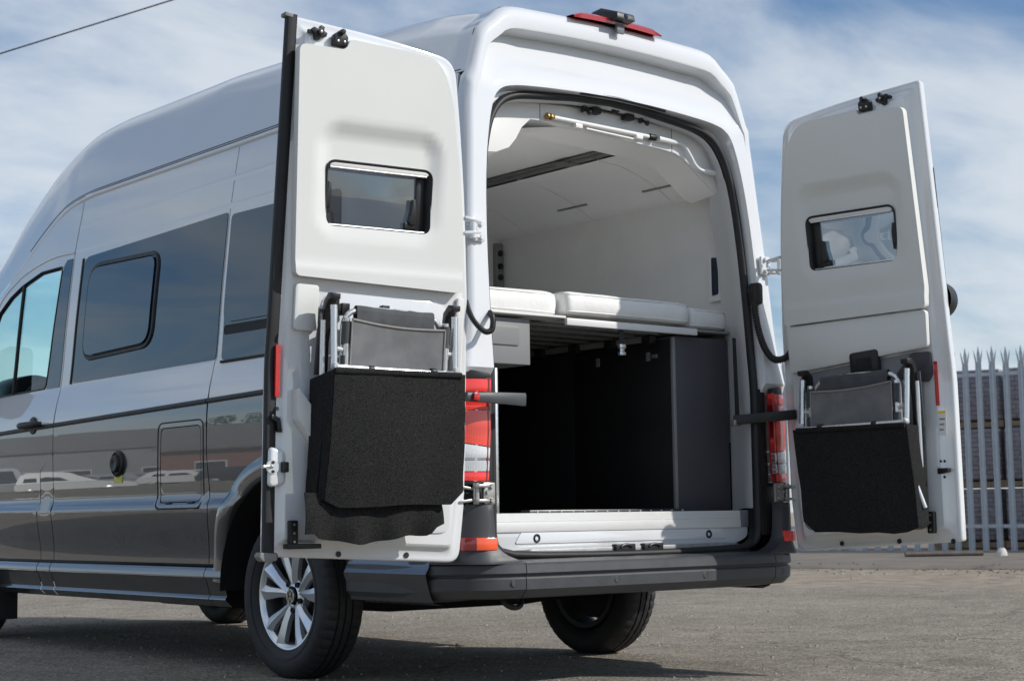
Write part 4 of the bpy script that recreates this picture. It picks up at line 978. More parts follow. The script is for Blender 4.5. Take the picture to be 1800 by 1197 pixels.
# rear valance with the awning crank, and its soffit
VB = [(-.745, 2.13), (-.64, 2.155), (-.573, 2.162), (-.503, 2.190), (-.466, 2.231), (-.434, 2.283), (-.387, 2.324), (-.325, 2.327), (-.214, 2.318), (.05, 2.310), (.374, 2.296), (.46, 2.288), (.516, 2.268), (.57, 2.236), (.641, 2.190), (.70, 2.148), (.745, 2.135)]
VT = [(.755, 2.18), (.745, 2.25), (.705, 2.32), (.65, 2.365), (.57, 2.388), (.45, 2.40), (.2, 2.412), (0, 2.414), (-.2, 2.410), (-.45, 2.395), (-.57, 2.375), (-.66, 2.33), (-.735, 2.24)]
val = MB().prism(VB+VT, .322, .338, lambda a, b_, d: (a, d, b_)).build('valance_panel', INWHITE, VAN, bevel=.003)
for x in (-.335, .44): box('panel_joint', (x-.0015, .3205, 2.325 if x < 0 else 2.29), (x+.0015, .3235, 2.405), GREYBOARD, val, 0)
rows = [[(x, y, max(2.12, z-.016*q)) for (x, z) in VB] for y, q in ((.337, 0), (.40, .3), (.50, 1.), (.512, .9), (.515, -1), (.515, -4))]
MB().grid(rows).build('soffit_board', BOARD, VAN, angle=50)
tube('panel_edging', [(x, .321, z) for x, z in VT[::-1]], .004, GREYBOARD, VAN, seg=6)
# walls
WALLR = pchip([1.35, 1.60, 1.80, 1.90, 2.0, 2.20], [.845, .850, .862, .852, .848, .842])
rows = [[(WALLR(z)+.012*math.sin(clamp((z-1.72)/.18)*PI)*clamp((y-.55)/.2), y, z) for z in [1.0+1.22*k/24 for k in range(25)]] for y in (.34, .50, .55, .65, .75, 1.2, 1.75, 1.80, 2.1)]
MB().grid(rows).build('side_wall_lining', CLOTHWALL, VAN, angle=60)
wf = MB().prism(fillet([(.405, 1.66), (.405, 1.885), (.495, 1.89), (.495, 1.655)], .015), .832, .846, lambda a, b_, d: (d, a, b_)).build('wall_window_frame', CLOTHWALL, VAN, bevel=.005)
MB().prism(fillet([(.430, 1.69), (.430, 1.86), (.470, 1.865), (.470, 1.685)], .008), .829, .834, lambda a, b_, d: (d, a, b_)).build('wall_window_pane', DGLASS, wf)
box('bulkhead', (-.84, 2.05, .5), (.87, 2.08, 2.45), CLOTHWALL, VAN, 0)
cp = box('control_panel', (.792, 2.02, 1.90), (.842, 2.055, 2.14), GREYBOARD, VAN, .006)
for z in (1.955, 2.015, 2.085): MB().lathe([(0, .012), (.014, .012), (.017, .008), (.017, 0)], (.817, 2.02, z), (0, -1, 0), 16).build('control_knob', BLACK, cp, angle=40)
box('side_wall_panel', (-.89, .34, 1.3), (-.87, 2.06, 2.2), CLOTHWALL, VAN, 0)
box('pillar_trim', (.79, .42, 1.50), (.86, .52, 1.60), BOARD, VAN, .01)
# garage under the bed
box('garage_floor', (-.80, .24, .62), (.80, 2.05, .672), FELTBLACK, VAN, 0)
box('garage_wall', (-.80, 1.98, .60), (.80, 2.04, 1.52), FELTBLACK, VAN, 0)
box('garage_side', (-.80, .40, .60), (-.78, 2.0, 1.52), FELTBLACK, VAN, 0)
for a, b_ in ((.37, 1.020), (1.026, 2.0)): box('cabinet_side', (.450, a, .70), (.462, b_, 1.455), FELTBLACK, VAN, .002)
cab = box('tall_cabinet', (.464, .355, .668), (.80, 2.0, 1.468), DARKBOARD, VAN, .004)
box('cabinet_edge', (.446, .352, .672), (.4635, .369, 1.462), GREYBOARD, cab, .003)
for y in (.51, .847): box('cabinet_catch', (.443, y-.012, 1.365), (.4495, y+.012, 1.405), GREYBOARD, VAN, .002)
box('catch_plate', (.440, .45, 1.375), (.4495, .49, 1.392), STEEL, VAN, .001)
CH = mat('chequer_plate', (.10, .10, .105), .35, metal=.6, var=.3, vscale=30)
kp = box('kick_plate', (-.45, 1.60, .672), (.45, 1.63, .742), CH, VAN, .004)
for i in range(9): MB().lathe([(0, .006), (.006, .005), (.008, 0)], (-.40+.1*i, 1.60, .728), (0, -1, 0), 8).build('rivet', STEEL, kp)
tp = box('threshold_plate', (-.44, .30, .673), (.446, .36, .702), CH, VAN, .004)
for i in range(14): MB().lathe([(0, .004), (.005, .003), (.007, 0)], (-.40+.064*i, .299, .693), (0, -1, 0), 8).build('rivet', STEEL, tp)
# left cabinets
hc = box('hanging_cabinet', (-.76, .36, 1.298), (-.374, .95, 1.488), GREYBOARD, VAN, .004)
MB().prism(fillet([(-.74, 1.375), (-.435, 1.375), (-.435, 1.455), (-.74, 1.455)], .012), .353, .362, lambda a, b_, d: (a, d, b_)).build('cabinet_flap', GREYBOARD, hc, bevel=.003)
lc = box('side_cabinet', (-.76, .385, .668), (-.545, 1.2, 1.284), GREYBOARD, VAN, .004)
box('corner_profile', (-.5445, .384, .668), (-.527, .402, 1.284), ALU, lc, .005)
# bed frame and slats
rail = mat('bed_rail_white', (.70, .70, .69), .4)
bf = box('bed_frame', (-.205, .318, 1.472), (.572, .338, 1.502), rail, VAN, .003)
box('bed_board', (-.76, .322, 1.500), (-.207, .60, 1.510), rail, bf, .002)
box('bed_shelf', (.574, .335, 1.492), (.835, 1.9, 1.502), GREYBOARD, bf, .002)
for i in range(10): MB().prism([(-.025, 0), (.025, 0), (.02, .010), (0, .014), (-.02, .010)], -.37, .445, lambda a, b_, d, i=i: (d, .46+i*.15+a, 1.478+b_)).build('slat', mat('slat_grey', (.20, .20, .205), .5), bf, angle=30)
for x in (-.36, .43): box('side_rail', (x-.012, .52, 1.450), (x+.012, 1.97, 1.476), GREYBOARD, bf, .002)
for i in range(6): box('slat_holder', (.395, .44+i*.25, 1.438), (.432, .50+i*.25, 1.474), BLACK, bf, .004)
bsx = .128
MB().box((bsx-.014, .342, 1.408), (bsx+.014, .346, 1.478)).build('strap', RUBBER, bf)
bk = MB().box((bsx-.018, .334, 1.392), (bsx+.018, .352, 1.410)).box((bsx-.012, .338, 1.376), (bsx+.012, .348, 1.392)).box((bsx-.017, .335, 1.362), (bsx+.017, .351, 1.377)).build('buckle', ALU, bf, bevel=.002)
# ------------------------------------------------------------------ mattress cushions (loose)
VINYL = mat('white_mattress_cover', (.79, .785, .77), .55, var=.02, vscale=6, bump=.25, bscale=22)
def cushion(x0, x1, y0, y1, z0, z1, label, rads):
    base = ((x0+x1)/2, y0, z0)
    t = thing('mattress_cushion', label, 'mattress', base, 0, 'mattress sections on the bed')
    poly = fillet([(x0, y0), (x1, y0), (x1, y1), (x0, y1)], rads, 10); poly = densify(poly, .05); n = len(poly)
    cx, cy = (x0+x1)/2, (y0+y1)/2; rows = []
    prof = [(.030, 0), (.012, .004), (.004, .012), (0, .022), (-.003, .040), (-.003, .060), (.0, .074), (.005, .084), (.014, .091), (.030, .096), (.08, .100), (.2, .102)]
    sc = (z1-z0)/.100
    for px_, py_ in poly:
        d = Vector((px_-cx, py_-cy)); L_ = d.length; row = []
        for k, (inn, h) in enumerate(prof):
            f = max(.05, (L_-inn)/L_); x = cx+d.x*f; y = cy+d.y*f
            w_ = .0035*noise.noise((x*14, y*14, h*20+x0*3)) if 1 < k < 10 else 0
            row.append((x+w_, y+w_, z0+h*sc+.004*noise.noise((x*5, y*5, 2+x0))*clamp(h/.05)))
        rows.append(row)
    mb = MB().grid(rows, True); m_ = len(prof)
    mb.f.append(tuple(i*m_+m_-1 for i in range(n))); mb.f.append(tuple(i*m_ for i in range(n))[::-1])
    mb.build('cushion_cover', VINYL, t, angle=60, base=base)
    for h in (.013, .084):
        MB().tube([(cx+(p[0]-cx)*1.0-(.003 if 0 else 0)*0, p[1]-.0, z0+h*sc) if False else tuple(Vector((p[0], p[1], z0+h*sc))+(Vector((cx, cy, z0+h*sc))-Vector((p[0], p[1], z0+h*sc))).normalized()*.0035) for p in poly], .0032, 6, True).build('piping', VINYL, t, angle=60, base=base)
cushion(-.80, -.200, .352, 1.5, 1.512, 1.618, 'white mattress section behind the left door post', [.02, .09, .05, .05])
cushion(-.192, .580, .325, 1.9, 1.520, 1.622, 'wide white mattress section, middle of the three on the bed', [.03, .12, .05, .05])
cushion(.588, .838, .368, 1.9, 1.512, 1.610, 'short white mattress section beside the right wall', [.03, .06, .03, .03])
# ------------------------------------------------------------------ awning crank clipped to the valance
cr = thing('awning_crank', 'white awning crank rod with brass hook clipped under the rear valance', 'crank rod', (.03, .300, 2.34))
B_ = (.03, .300, 2.34)
PL = mat('white_rod', (.80, .80, .79), .35)
tube('rod', [(-0.273, 0.303, 2.3440), (0.277, 0.303, 2.3360)], .0095, PL, cr, seg=14, base=B_)
tube('handle_sleeve', [(0.337, 0.303, 2.3350), (0.432, 0.303, 2.3330), (0.452, 0.303, 2.3320)], [.014, .014, .010], PL, cr, seg=14, base=B_)
tube('crank_arm', smooth_path([(0.452, 0.303, 2.3320), (0.497, 0.301, 2.3230), (0.532, 0.297, 2.2830), (0.557, 0.295, 2.2460), (0.587, 0.293, 2.2250), (0.622, 0.293, 2.2210)], 6), .0075, PL, cr, base=B_)
tube('crank_grip', [(0.617, 0.293, 2.2210), (0.632, 0.293, 2.2205), (0.722, 0.293, 2.2180), (0.732, 0.293, 2.2180)], [.010, .013, .012, .007], PL, cr, seg=14, base=B_)
BR = mat('brass', (.50, .33, .13), .35, metal=.9)
MB().lathe([(.005, 0), (.006, .02), (.014, .021), (.014, .027), (.006, .028), (.006, .040), (.015, .041), (.015, .046), (0, .047)], (-0.268, 0.303, 2.3440), (-1, 0, .01), 14).build('brass_hook', BR, cr, angle=30, base=B_)
MB().lathe([(.0135, 0), (.0145, .004), (.0145, .034), (.0135, .038)], (0.282, 0.303, 2.3360), (1, 0, 0), 14).build('collar', BLACK, cr, angle=40, base=B_)
for x in (-.138, .217): MB().box((x-.02, .293, 2.316), (x+.02, .321, 2.335)).build('clip', PL, cr, bevel=.003, base=B_)
tube('lower_rod', [(-0.088, 0.307, 2.3230), (0.187, 0.307, 2.3140)], .005, PL, cr, base=B_)
# ------------------------------------------------------------------ rear doors
OUTL = [(.868, .552), (.072, .509), (.044, .74), (.030, 1.2), (.042, 1.5), (.075, 1.9), (.114, 2.2), (.145, 2.395), (.45, 2.437), (.828, 2.462), (.842, 1.9), (.855, 1.3)]
OB = OUTL; ORAD = [.012, .05, .05, 0, 0, .2, .1, .07, .2, .008, 0, 0]
def ring_at(d):
    """door outline shrunk by d, always with the same number of points"""
    q = inset_w(OB, d) if d else OB
    return fillet(q, [0 if r == 0 else max(r-d*.6, .012) for r in ORAD], 7)
OUTL = ring_at(0)
RK = [max(1, int(math.ceil(math.dist(OUTL[i], OUTL[(i+1) % len(OUTL)])/.04))) for i in range(len(OUTL))]
def ring_dense(d):
    q = ring_at(d); o = []
    for i, k in enumerate(RK):
        a = Vector(q[i]); b = Vector(q[(i+1) % len(q)]); o += [tuple(a+(b-a)*t/k) for t in range(k)]
    return o
ar = sum(OUTL[i-1][0]*OUTL[i][1]-OUTL[i][0]*OUTL[i-1][1] for i in range(len(OUTL)))
SGN = -1 if ar > 0 else 1                               # so that positive d is inwards
inset = lambda poly, d: offset_poly(poly, d*SGN)
def slant(z): return (yr(z)-.10)*1.42
WINP = fillet([(.250, 1.722), (.250, 1.955), (.682, 1.955), (.682, 1.722)], .035)
PANE = glass_mat('acrylic_pane', (.30, .33, .35), 1.0, ior=1.75)
LABEL = mat('white_label', (.75, .75, .74), .5)
YLAB = mat('yellow_label', (.85, .62, .05), .5)
def make_door(sg):
    s = -sg                                             # local x runs from hinge to latch
    lab = 'white rear door swung right back with its grey seal edge' if sg < 0 else 'white rear door standing out at a right angle'
    th = lambda n: n-.022*clamp((n-.012)/.03)          # the door is thin: depth of the inner pan
    D = lambda n: (lambda u, z: (s*u, th(n)+slant(z), z))
    P3 = lambda u, z, n: (s*u, th(n)+slant(z), z)
    door = patch('rear_door', OUTL, [WINP], .10, D(-.028), WHITE, VAN, .016, (0, -1, 0))
    door.location = (sg*.878, .109, 0); door.rotation_euler = (0, 0, R(-186.087) if sg < 0 else R(97.488))
    prof = [(0, -.012), (-.002, -.004), (0, .004), (.006, .009), (.014, .008), (.030, .010), (.040, .020), (.047, .040), (.053, .052), (.064, .057)]
    rg = [ring_dense(d) for d, n in prof]
    MB().grid([[P3(*rg[k][i], prof[k][1]) for k in range(len(prof))] for i in range(len(rg[0]))], True).build('door_flange', WHITE, door, angle=60)
    patch('inner_pan', ring_at(.0635), [WINP], .08, D(.057), WHITE, door, 0, (0, 1, 0))
    patch('outer_glass', fillet([(.13, 1.42), (.17, 2.12), (.838, 2.12), (.85, 1.42)], .03), [WINP], .1, D(-.033), DGLASS, door, .008, (0, -1, 0))
    # upper trim moulding
    def tn(u, z):
        qx = abs(u-.472)-.273+.11; qz = abs(z-1.885)-.225+.11; e = .11-(math.hypot(max(qx, 0), max(qz, 0))+min(max(qx, qz), 0)); d = clamp(e/.075); d = d*d*(3-2*d)*(.35+.65*clamp((z-1.70)/.25))
        low = clamp((1.60-z)/.045); low = low*low*(3-2*low)
        return .092-.024*d+.006*low*(z < 1.60)
    if sg < 0: TP = [(.797, 1.535), (.80, 1.60), (.820, 2.352), (.635, 2.352), (.622, 2.392), (.25, 2.375), (.183, 2.25), (.135, 1.95), (.108, 1.70), (.104, 1.512)]
    else: TP = [(.797, 1.512), (.800, 1.60), (.775, 2.352), (.56, 2.352), (.555, 2.375), (.25, 2.365), (.183, 2.25), (.135, 1.95), (.108, 1.70), (.104, 1.495)]
    TP = fillet(TP, [.02, 0, .03, .02, .02, .10, .1, 0, 0, .02])
    trim = patch('upper_trim', TP, [WINP], .020, lambda u, z: P3(u, z, tn(u, z)), TRIM, door, .036, (0, 1, 0))
    rim = densify(TP, .04)
    # window: frame, blind cassette, bowed pane, levers
    wp = densify(WINP, .03)
    MB().grid([[P3(*inset_w(wp, d)[i], n) for d, n in ((-.006, .078), (-.002, .081), (.004, .076), (.010, .060), (.016, .040), (.016, .0), (.0, -.030))] for i in range(len(wp))], True).build('window_frame', BLACK, door, angle=50)
    rows = [[P3(.258+.416*a/20, 1.730+.217*b/12, .030+.014*(1-(2*a/20-1)**2)*(1-(2*b/12-1)**2)) for b in range(13)] for a in range(21)]
    MB().grid(rows).build('window_pane', PANE, door, angle=180)
    MB().prism(fillet([(.262, 1.937), (.262, 1.957), (.672, 1.957), (.672, 1.937)], .006), .050, .076, P3).build('blind_cassette', mat('blind_white', (.72, .72, .70), .4), door, bevel=.003)
    MB().tube([P3(.27+.4*t, 1.934, .072) for t in (0, .5, 1)], .004, 8).build('blind_bar', ALU, door)
    MB().tube([P3(.27+.4*t, 1.728, .070) for t in (0, .5, 1)], .0045, 8).build('lower_bar', ALU, door)
    MB().prism([(.258, 1.73), (.258, 1.945), (.298, 1.945), (.298, 1.73)], .028, .050, P3).build('blind_guide', BLACK, door, bevel=.003)
    for u, z in ((.315, 1.80), (.668, 1.835)):
        MB().prism(fillet([(u-.012, z-.045), (u-.014, z+.01), (u-.008, z+.05), (u+.004, z+.05), (u+.006, z+.01), (u+.016, z-.03), (u+.012, z-.045)], .006), .042, .066, P3).build('window_lever', BLACK, door, bevel=.003)
        MB().prism(fillet([(u-.016, z-.06), (u-.016, z-.035), (u+.03, z-.035), (u+.03, z-.06)], .005), .040, .058, P3).build('lever_base', BLACK, door, bevel=.003)
    # lower panels
    if sg < 0:
        MB().prism(fillet([(.125, .62), (.125, 1.475), (.675, 1.492), (.675, .62)], [.05, .10, .07, .05]), .058, .0635, P3).build('lower_board', WHITE, door, bevel=.002)
        MB().prism(fillet([(.69, 1.345), (.69, 1.512), (.785, 1.512), (.785, 1.345)], .02), .058, .076, P3).build('trim_piece', TRIM, door, bevel=.006)
        MB().prism(fillet([(.078, 1.22), (.078, 1.50), (.112, 1.50), (.112, 1.22)], .012), .058, .072, P3).build('trim_piece', TRIM, door, bevel=.006)
        MB().prism(fillet([(.70, .93), (.70, 1.05), (.775, 1.14), (.775, 1.03)], .008), .058, .11, P3).build('bag_holder', TRIM, door, bevel=.004)
    else:
        MB().prism(fillet([(.102, 1.285), (.102, 1.490), (.792, 1.507), (.786, 1.352)], .02), .058, .088, P3).build('lower_trim', TRIM, door, bevel=.006)
        hd = MB().prism(fillet([(.412, 1.255), (.412, 1.352), (.552, 1.362), (.552, 1.262)], .018), .070, .096, P3).build('inner_handle', BLACK, door, bevel=.006)
        MB().prism(fillet([(.445, 1.275), (.445, 1.325), (.52, 1.330), (.52, 1.28)], .008), .0955, .098, P3).build('handle_recess', FELTBLACK, door)
        MB().prism(fillet([(.60, 1.23), (.70, 1.335), (.785, 1.335), (.785, 1.24), (.765, 1.21)], .01), .058, .072, P3).build('trim_piece', DARKBOARD, door, bevel=.004)
        MB().prism(fillet([(.13, .60), (.13, 1.28), (.74, 1.34), (.74, .60)], .05), .058, .0635, P3).build('lower_board', GREYBOARD, door, bevel=.002)
    # latch edge
    if sg < 0:
        zs = [.555+1.91*i/70 for i in range(71)]
        MB().grid([[P3((.866-.026*(z-.55)/1.9)+du, z, n) for du, n in ((.002, -.020), (.007, -.01), (.007, .020), (.001, .030), (-.014, .031), (-.026, .026), (-.032, .014), (-.032, .006))] for i, z in enumerate(zs)]).build('edge_seal', RUBBER, door, angle=70)
        MB().prism(fillet([(.828, .535), (.828, .560), (.890, .566), (.898, .550), (.88, .532)], .008), -.02, .05, P3).build('seal_foot', mat('grey_rubber_cap', (.22, .22, .21), .6), door, bevel=.004)
        MB().prism(fillet([(.826, 2.452), (.826, 2.466), (.858, 2.470), (.858, 2.456)], .004), -.02, .034, P3).build('seal_cap', mat('grey_rubber_cap', (.22, .22, .21), .6), door, bevel=.004)
    uo = 0 if sg < 0 else -.015
    # upper latch: claw lever on a pivot, and a keeper block with a buffer and two screws
    du = -.05 if sg > 0 else 0.
    u, z = .735+uo+du, 2.402
    def disc(cx_, cz_, r_, n0, n1, m, name, k=14): MB().prism([(cx_+r_*math.cos(2*PI*i/k), cz_+r_*math.sin(2*PI*i/k)) for i in range(k)], n0, n1, P3).build(name, m, door, bevel=.0015)
    MB().prism(fillet([(u-.026, z-.010), (u-.030, z+.004), (u-.016, z+.010), (u-.018, z+.024), (u-.004, z+.030), (u+.002, z+.014), (u+.024, z+.020), (u+.036, z+.008), (u+.020, z-.002), (u+.018, z-.022), (u+.002, z-.026), (u-.008, z-.014)], .003, 3), .056, .074, P3).build('upper_latch', BLACK, door, bevel=.003)
    disc(u, z+.002, .011, .074, .084, BLACK, 'latch_pivot'); disc(u, z+.002, .005, .084, .087, STEEL, 'latch_rivet')
    MB().prism(fillet([(u+.018, z-.004), (u+.018, z+.012), (u+.046, z+.010), (u+.046, z-.004)], .004), .060, .070, P3).build('latch_arm', BLACK, door, bevel=.002)
    u, z = .655+uo+du, 2.392
    MB().prism(fillet([(u-.027, z-.026), (u-.029, z+.008), (u-.016, z+.022), (u+.016, z+.022), (u+.029, z+.010), (u+.027, z-.026)], .006), .056, .086, P3).build('latch_keeper', BLACK, door, bevel=.004)
    disc(u-.002, z+.022, .010, .060, .098, BLACK, 'keeper_buffer')
    for q in (-.013, .013): disc(u+q, z-.012, .0055, .086, .089, STEEL, 'keeper_screw', 10)
    ur = .821 if sg < 0 else .790
    MB().prism([(ur, 1.110), (ur, 1.293), (ur+.017, 1.293), (ur+.017, 1.110)], .040 if sg < 0 else .0575, .052 if sg < 0 else .0600, P3).build('red_reflector', RED, door)
    # striker pocket
    us = .842 if sg < 0 else .80
    if sg < 0:
        MB().prism(fillet([(.80, .80), (.80, .92), (.862, .935), (.866, .79)], .02), .015, .062, P3).build('striker_pocket', WHITE, door, bevel=.012, bseg=3)
        MB().lathe([(0, .004), (.024, .004), (.026, 0)], P3(.853, .862, .062), (0, 1, 0), 20).build('striker_plate', ALU, door)
        MB().tube([P3(.853, .862, .06), P3(.868, .862, .075), P3(.895, .863, .078)], .006, 10).build('striker_pin', ALU, door)
        for dz in (-.016, .016): MB().lathe([(0, .006), (.005, .006), (.006, 0)], P3(.853, .862+dz, .065), (0, 1, 0), 10).build('striker_screw', BLACK, door)
        MB().prism(fillet([(.797, .843), (.797, .880), (.822, .880), (.822, .843)], .005), .060, .080, P3).build('bump_stop', BLACK, door, bevel=.003)
        MB().prism(fillet([(.812, .985), (.820, 1.035), (.852, 1.048), (.852, 1.03), (.832, 1.02), (.828, .985)], .003), .02, .055, P3).build('pull_lever', BLACK, door, bevel=.003)
        MB().lathe([(0, .002), (.006, .002), (.007, 0)], P3(.832, 1.068, .056), (0, 1, 0), 10).build('door_plug', BLACK, door)
    else:
        MB().prism(fillet([(.785, .828), (.785, .852), (.835, .852), (.835, .836), (.805, .828)], .003), .02, .062, P3).build('pull_lever', BLACK, door, bevel=.003)
        for u, z in ((.818, .88), (.80, .88), (.815, .815)): MB().lathe([(0, .002), (.005, .002), (.006, 0)], P3(u, z, .056), (0, 1, 0), 10).build('door_plug', BLACK, door)
        MB().prism([(.797, .985), (.797, 1.088), (.833, 1.088), (.833, .985)], .0575, .0585, P3).build('warning_label', LABEL, door)
        MB().prism([(.7975, 1.076), (.7975, 1.0875), (.8325, 1.0875), (.8325, 1.076)], .0586, .0592, P3).build('label_header', YLAB, door)
        for q in range(3):
            MB().prism([(.802, 1.05-.022*q), (.802, 1.057-.022*q), (.828-.004*q, 1.057-.022*q), (.828-.004*q, 1.05-.022*q)], .0586, .059, P3).build('label_print', mat('print_grey', (.25, .25, .25), .6), door)
    # lower latch bracket
    ub = .778 if sg < 0 else .755
    MB().prism(fillet([(ub-.015, .585), (ub-.015, .675), (ub+.017, .675), (ub+.017, .585)], .005), .058, .082, P3).build('lower_latch', BLACK, door, bevel=.003)
    if sg < 0:
        MB().prism(fillet([(ub-.10, .575), (ub-.10, .592), (ub+.03, .594), (ub+.03, .575)], .004), .050, .095, P3).build('latch_foot', BLACK, door, bevel=.004)
    for q in (.60, .63, .66): MB().lathe([(0, .003), (.004, .003), (.005, 0)], P3(ub, q, .082), (0, 1, 0), 10).build('latch_screw', STEEL, door)
    for u in (.83, .58, .30): MB().lathe([(0, .0005), (.010, .001), (.011, 0)], P3(u, .552 if u > .5 else .542, .0125), (0, 1, 0), 14).build('drain_plug', BLACK, door)
    # hinge leaves on the door
    for z, m in ((1.784, WHITE), (.766, STEEL)):
        MB().prism([(-.004, z-.030), (-.004, z-.018), (.07, z-.026), (.07, z-.036)], .0, .03, P3).build('hinge_leaf', m, door, bevel=.002)
        MB().prism([(-.004, z+.010), (-.004, z+.020), (.07, z+.032), (.07, z+.022)], .0, .03, P3).build('hinge_leaf', m, door, bevel=.002)
    if sg > 0:   # round black handle housing on the outside skin, by the latch edge
        MB().lathe([(0, .115), (.035, .112), (.06, .098), (.076, .068), (.082, .03), (.082, 0)], P3(.78, 1.555, -.032), (0, -1, 0), 24).build('outer_handle', BLACK, door, angle=50)
    return door
DOOR_L = make_door(-1); DOOR_R = make_door(1)
# ------------------------------------------------------------------ folded chairs and felt bags hung on the doors
def chair_and_bag(sg, z0, u0, u1, bag_lo, side_word):
    s = -sg; loc = Vector((sg*.878, .109, 0)); rz = R(-186.087) if sg < 0 else R(97.488)
    M4 = Matrix.Translation(loc) @ Matrix.Rotation(rz, 4, 'Z')
    def root(name, label, cat, u, n, z, grp):
        p = M4 @ Vector((s*u, n+slant(z), z)); return thing(name, label, cat, p, rz, grp), (s*u, n+slant(z), z)
    P3 = lambda u, z, n: (s*u, n+slant(z), z)
    if sg < 0: l1, l2 = 'folded grey camping chair hung on the sunlit door', 'black felt bag with a drooping flap hung on the sunlit door'
    else: l1, l2 = 'folded grey camping chair hung on the shaded door near the fence', 'black felt bag without a flap hung on the shaded door'
    ch, B = root('folding_chair', l1, 'chair', (u0+u1)/2, .10, z0-.5, 'folded camping chairs')
    kw = dict(base=B)
    ua, ub = u0+.030, u1-.012                            # hinge-side and latch-side arms
    for u, sd, top in ((ua, -1, .245), (ub, 1, .262)):
        tube('arm_tube', [P3(u, z0+.005, .170), P3(u+sd*.002, z0+top-.04, .150)], .0125, ALU, ch, seg=12, **kw)
        tube('back_leg', [P3(u+sd*.022, z0-.40, .10), P3(u+sd*.020, z0+top-.09, .105)], .010, ALU, ch, seg=10, **kw)
        # dark arm rest seen edge on
        arm = [(z0+top, .165), (z0+top+.006, .130), (z0+top-.02, .095), (z0+.10, .078), (z0-.02, .075), (z0-.02, .088), (z0+.10, .092), (z0+top-.04, .118), (z0+top-.022, .135), (z0+top-.020, .165)]
        MB().prism(arm, u-.017, u+.017, lambda a, b_, d: P3(d, a, b_)).build('arm_rest', BLACK, ch, bevel=.003, **kw)
        MB().prism([(z0-.02, .080), (z0+top-.05, .100), (z0+top-.05, .106), (z0-.02, .088)], u+sd*.018, u+sd*.036, lambda a, b_, d: P3(d, a, b_)).build('side_plate', DARKBOARD, ch, bevel=.002, **kw)
        MB().lathe([(0, .016), (.010, .015), (.014, .008), (.015, 0), (.012, -.012), (0, -.014)], P3(u, z0+.004, .178), (0, 1, 0), 16).build('joint', mat('grey_joint', (.50, .51, .52), .4), ch, angle=50, **kw)
    # head tube
    hp = [P3(ub-.045, z0-.05, .135), P3(ub-.046, z0+.10, .135), P3(ub-.050, z0+.17, .135), P3(ub-.078, z0+.203, .135), P3(ub-.15, z0+.213, .135), P3((ua+ub)/2, z0+.213, .135), P3(ua+.15, z0+.205, .135), P3(ua+.078, z0+.19, .135), P3(ua+.050, z0+.15, .135), P3(ua+.046, z0+.08, .135), P3(ua+.045, z0-.05, .135)]
    tube('head_tube', smooth_path(hp, 6), .0105, ALU, ch, seg=12, **kw)
    rows = []
    for i in range(15):
        t = i/14; u = ub-.092+(ua+.085-(ub-.092))*t; rows.append([P3(u, z0+zz-.012*t+.003*noise.noise((u*20, zz*30, z0)), n) for zz, n in ((.150, .152), (.205, .152), (.222, .148), (.228, .135), (.222, .122), (.15, .118))])
    MB().grid(rows).build('head_roll', mat('dark_mesh_fabric', (.070, .075, .080), .8, bump=.2, bscale=300, var=.2, vscale=20), ch, angle=60, **kw)
    # back rest cloth and its posts
    for u, sd in ((ub-.048, 1), (ua+.040, -1)):
        tube('back_post', [P3(u, z0-.10, .158), P3(u, z0+.178, .158)], .0115, ALU, ch, seg=12, **kw)
        for a, b_ in ((-.08, .045), (.085, .165)):
            rows = [[P3(u+.017*math.cos(q), z0+h, .158+.017*math.sin(q)) for q in [2*PI*k/12 for k in range(13)]] for h in (a, (a+b_)/2, b_)]
            MB().grid(rows).build('fabric_sleeve', mat('dark_mesh_fabric', (.070, .075, .080)), ch, angle=60, **kw)
        tube('pivot_stub', [P3(u, z0+.065, .158), P3(u+sd*.035, z0+.068, .160)], .009, mat('grey_joint', (.50, .51, .52)), ch, seg=10, **kw)
    rows = []
    for i in range(25):
        t = i/24; u = ub-.060+(ua+.052-(ub-.060))*t; row = []
        for j in range(13):
            h = j/12; zz = -.10+.272*h+(-.022*t)*h-.010*math.sin(PI*t)*h
            row.append(P3(u, z0+zz, .176-.006*math.sin(PI*t)+.0035*noise.noise((u*9, zz*16, z0*3))))
        rows.append(row)
    MB().grid(rows).build('back_cloth', MESH, ch, angle=80, **kw)
    hem = mat('hem_tape', (.26, .245, .235), .85, var=.15, vscale=50)
    MB().tube([tuple(Vector(r[-1])+Vector((0, .001, 0))) for r in rows], .0045, 8).build('top_hem', hem, ch, angle=60, **kw)
    for k in (0, -1): MB().tube([tuple(Vector(p)+Vector((0, .002, 0))) for p in rows[k]], .003, 6).build('side_hem', hem, ch, angle=60, **kw)
    # cross bar carried on the bag mouth
    tube('cross_bar', [P3(ub-.002, z0+.002, .188), P3(ua+.012, z0-.008, .188)], .0105, ALU, ch, seg=12, **kw)
    for f in (.30, .82): MB().lathe([(.0115, 0), (.013, .003), (.013, .022), (.0115, .025)], P3(ub+(ua-ub)*f, z0-.002, .188), (s, 0, 0), 14).build('bar_collar', BLACK, ch, angle=40, **kw)
    # mounting clips on the door
    if sg < 0:
        for u, z, h in ((.642, 1.435, .030), (.600, 1.425, .022), (.437, 1.418, .030), (.392, 1.405, .024), (.335, 1.385, .018)):
            MB().prism(fillet([(u-.016, z-h), (u-.016, z+h), (u+.016, z+h), (u+.016, z-h)], .004), .064, .09, lambda a, b_, d: P3(a, b_, d)).build('door_clip', BLACK, DOOR_L, bevel=.003)
    # ---- bag
    bg, B = root('felt_bag', l2, 'bag', (u0+u1)/2, .10, bag_lo, 'black felt bags on the doors')
    kw = dict(base=B)
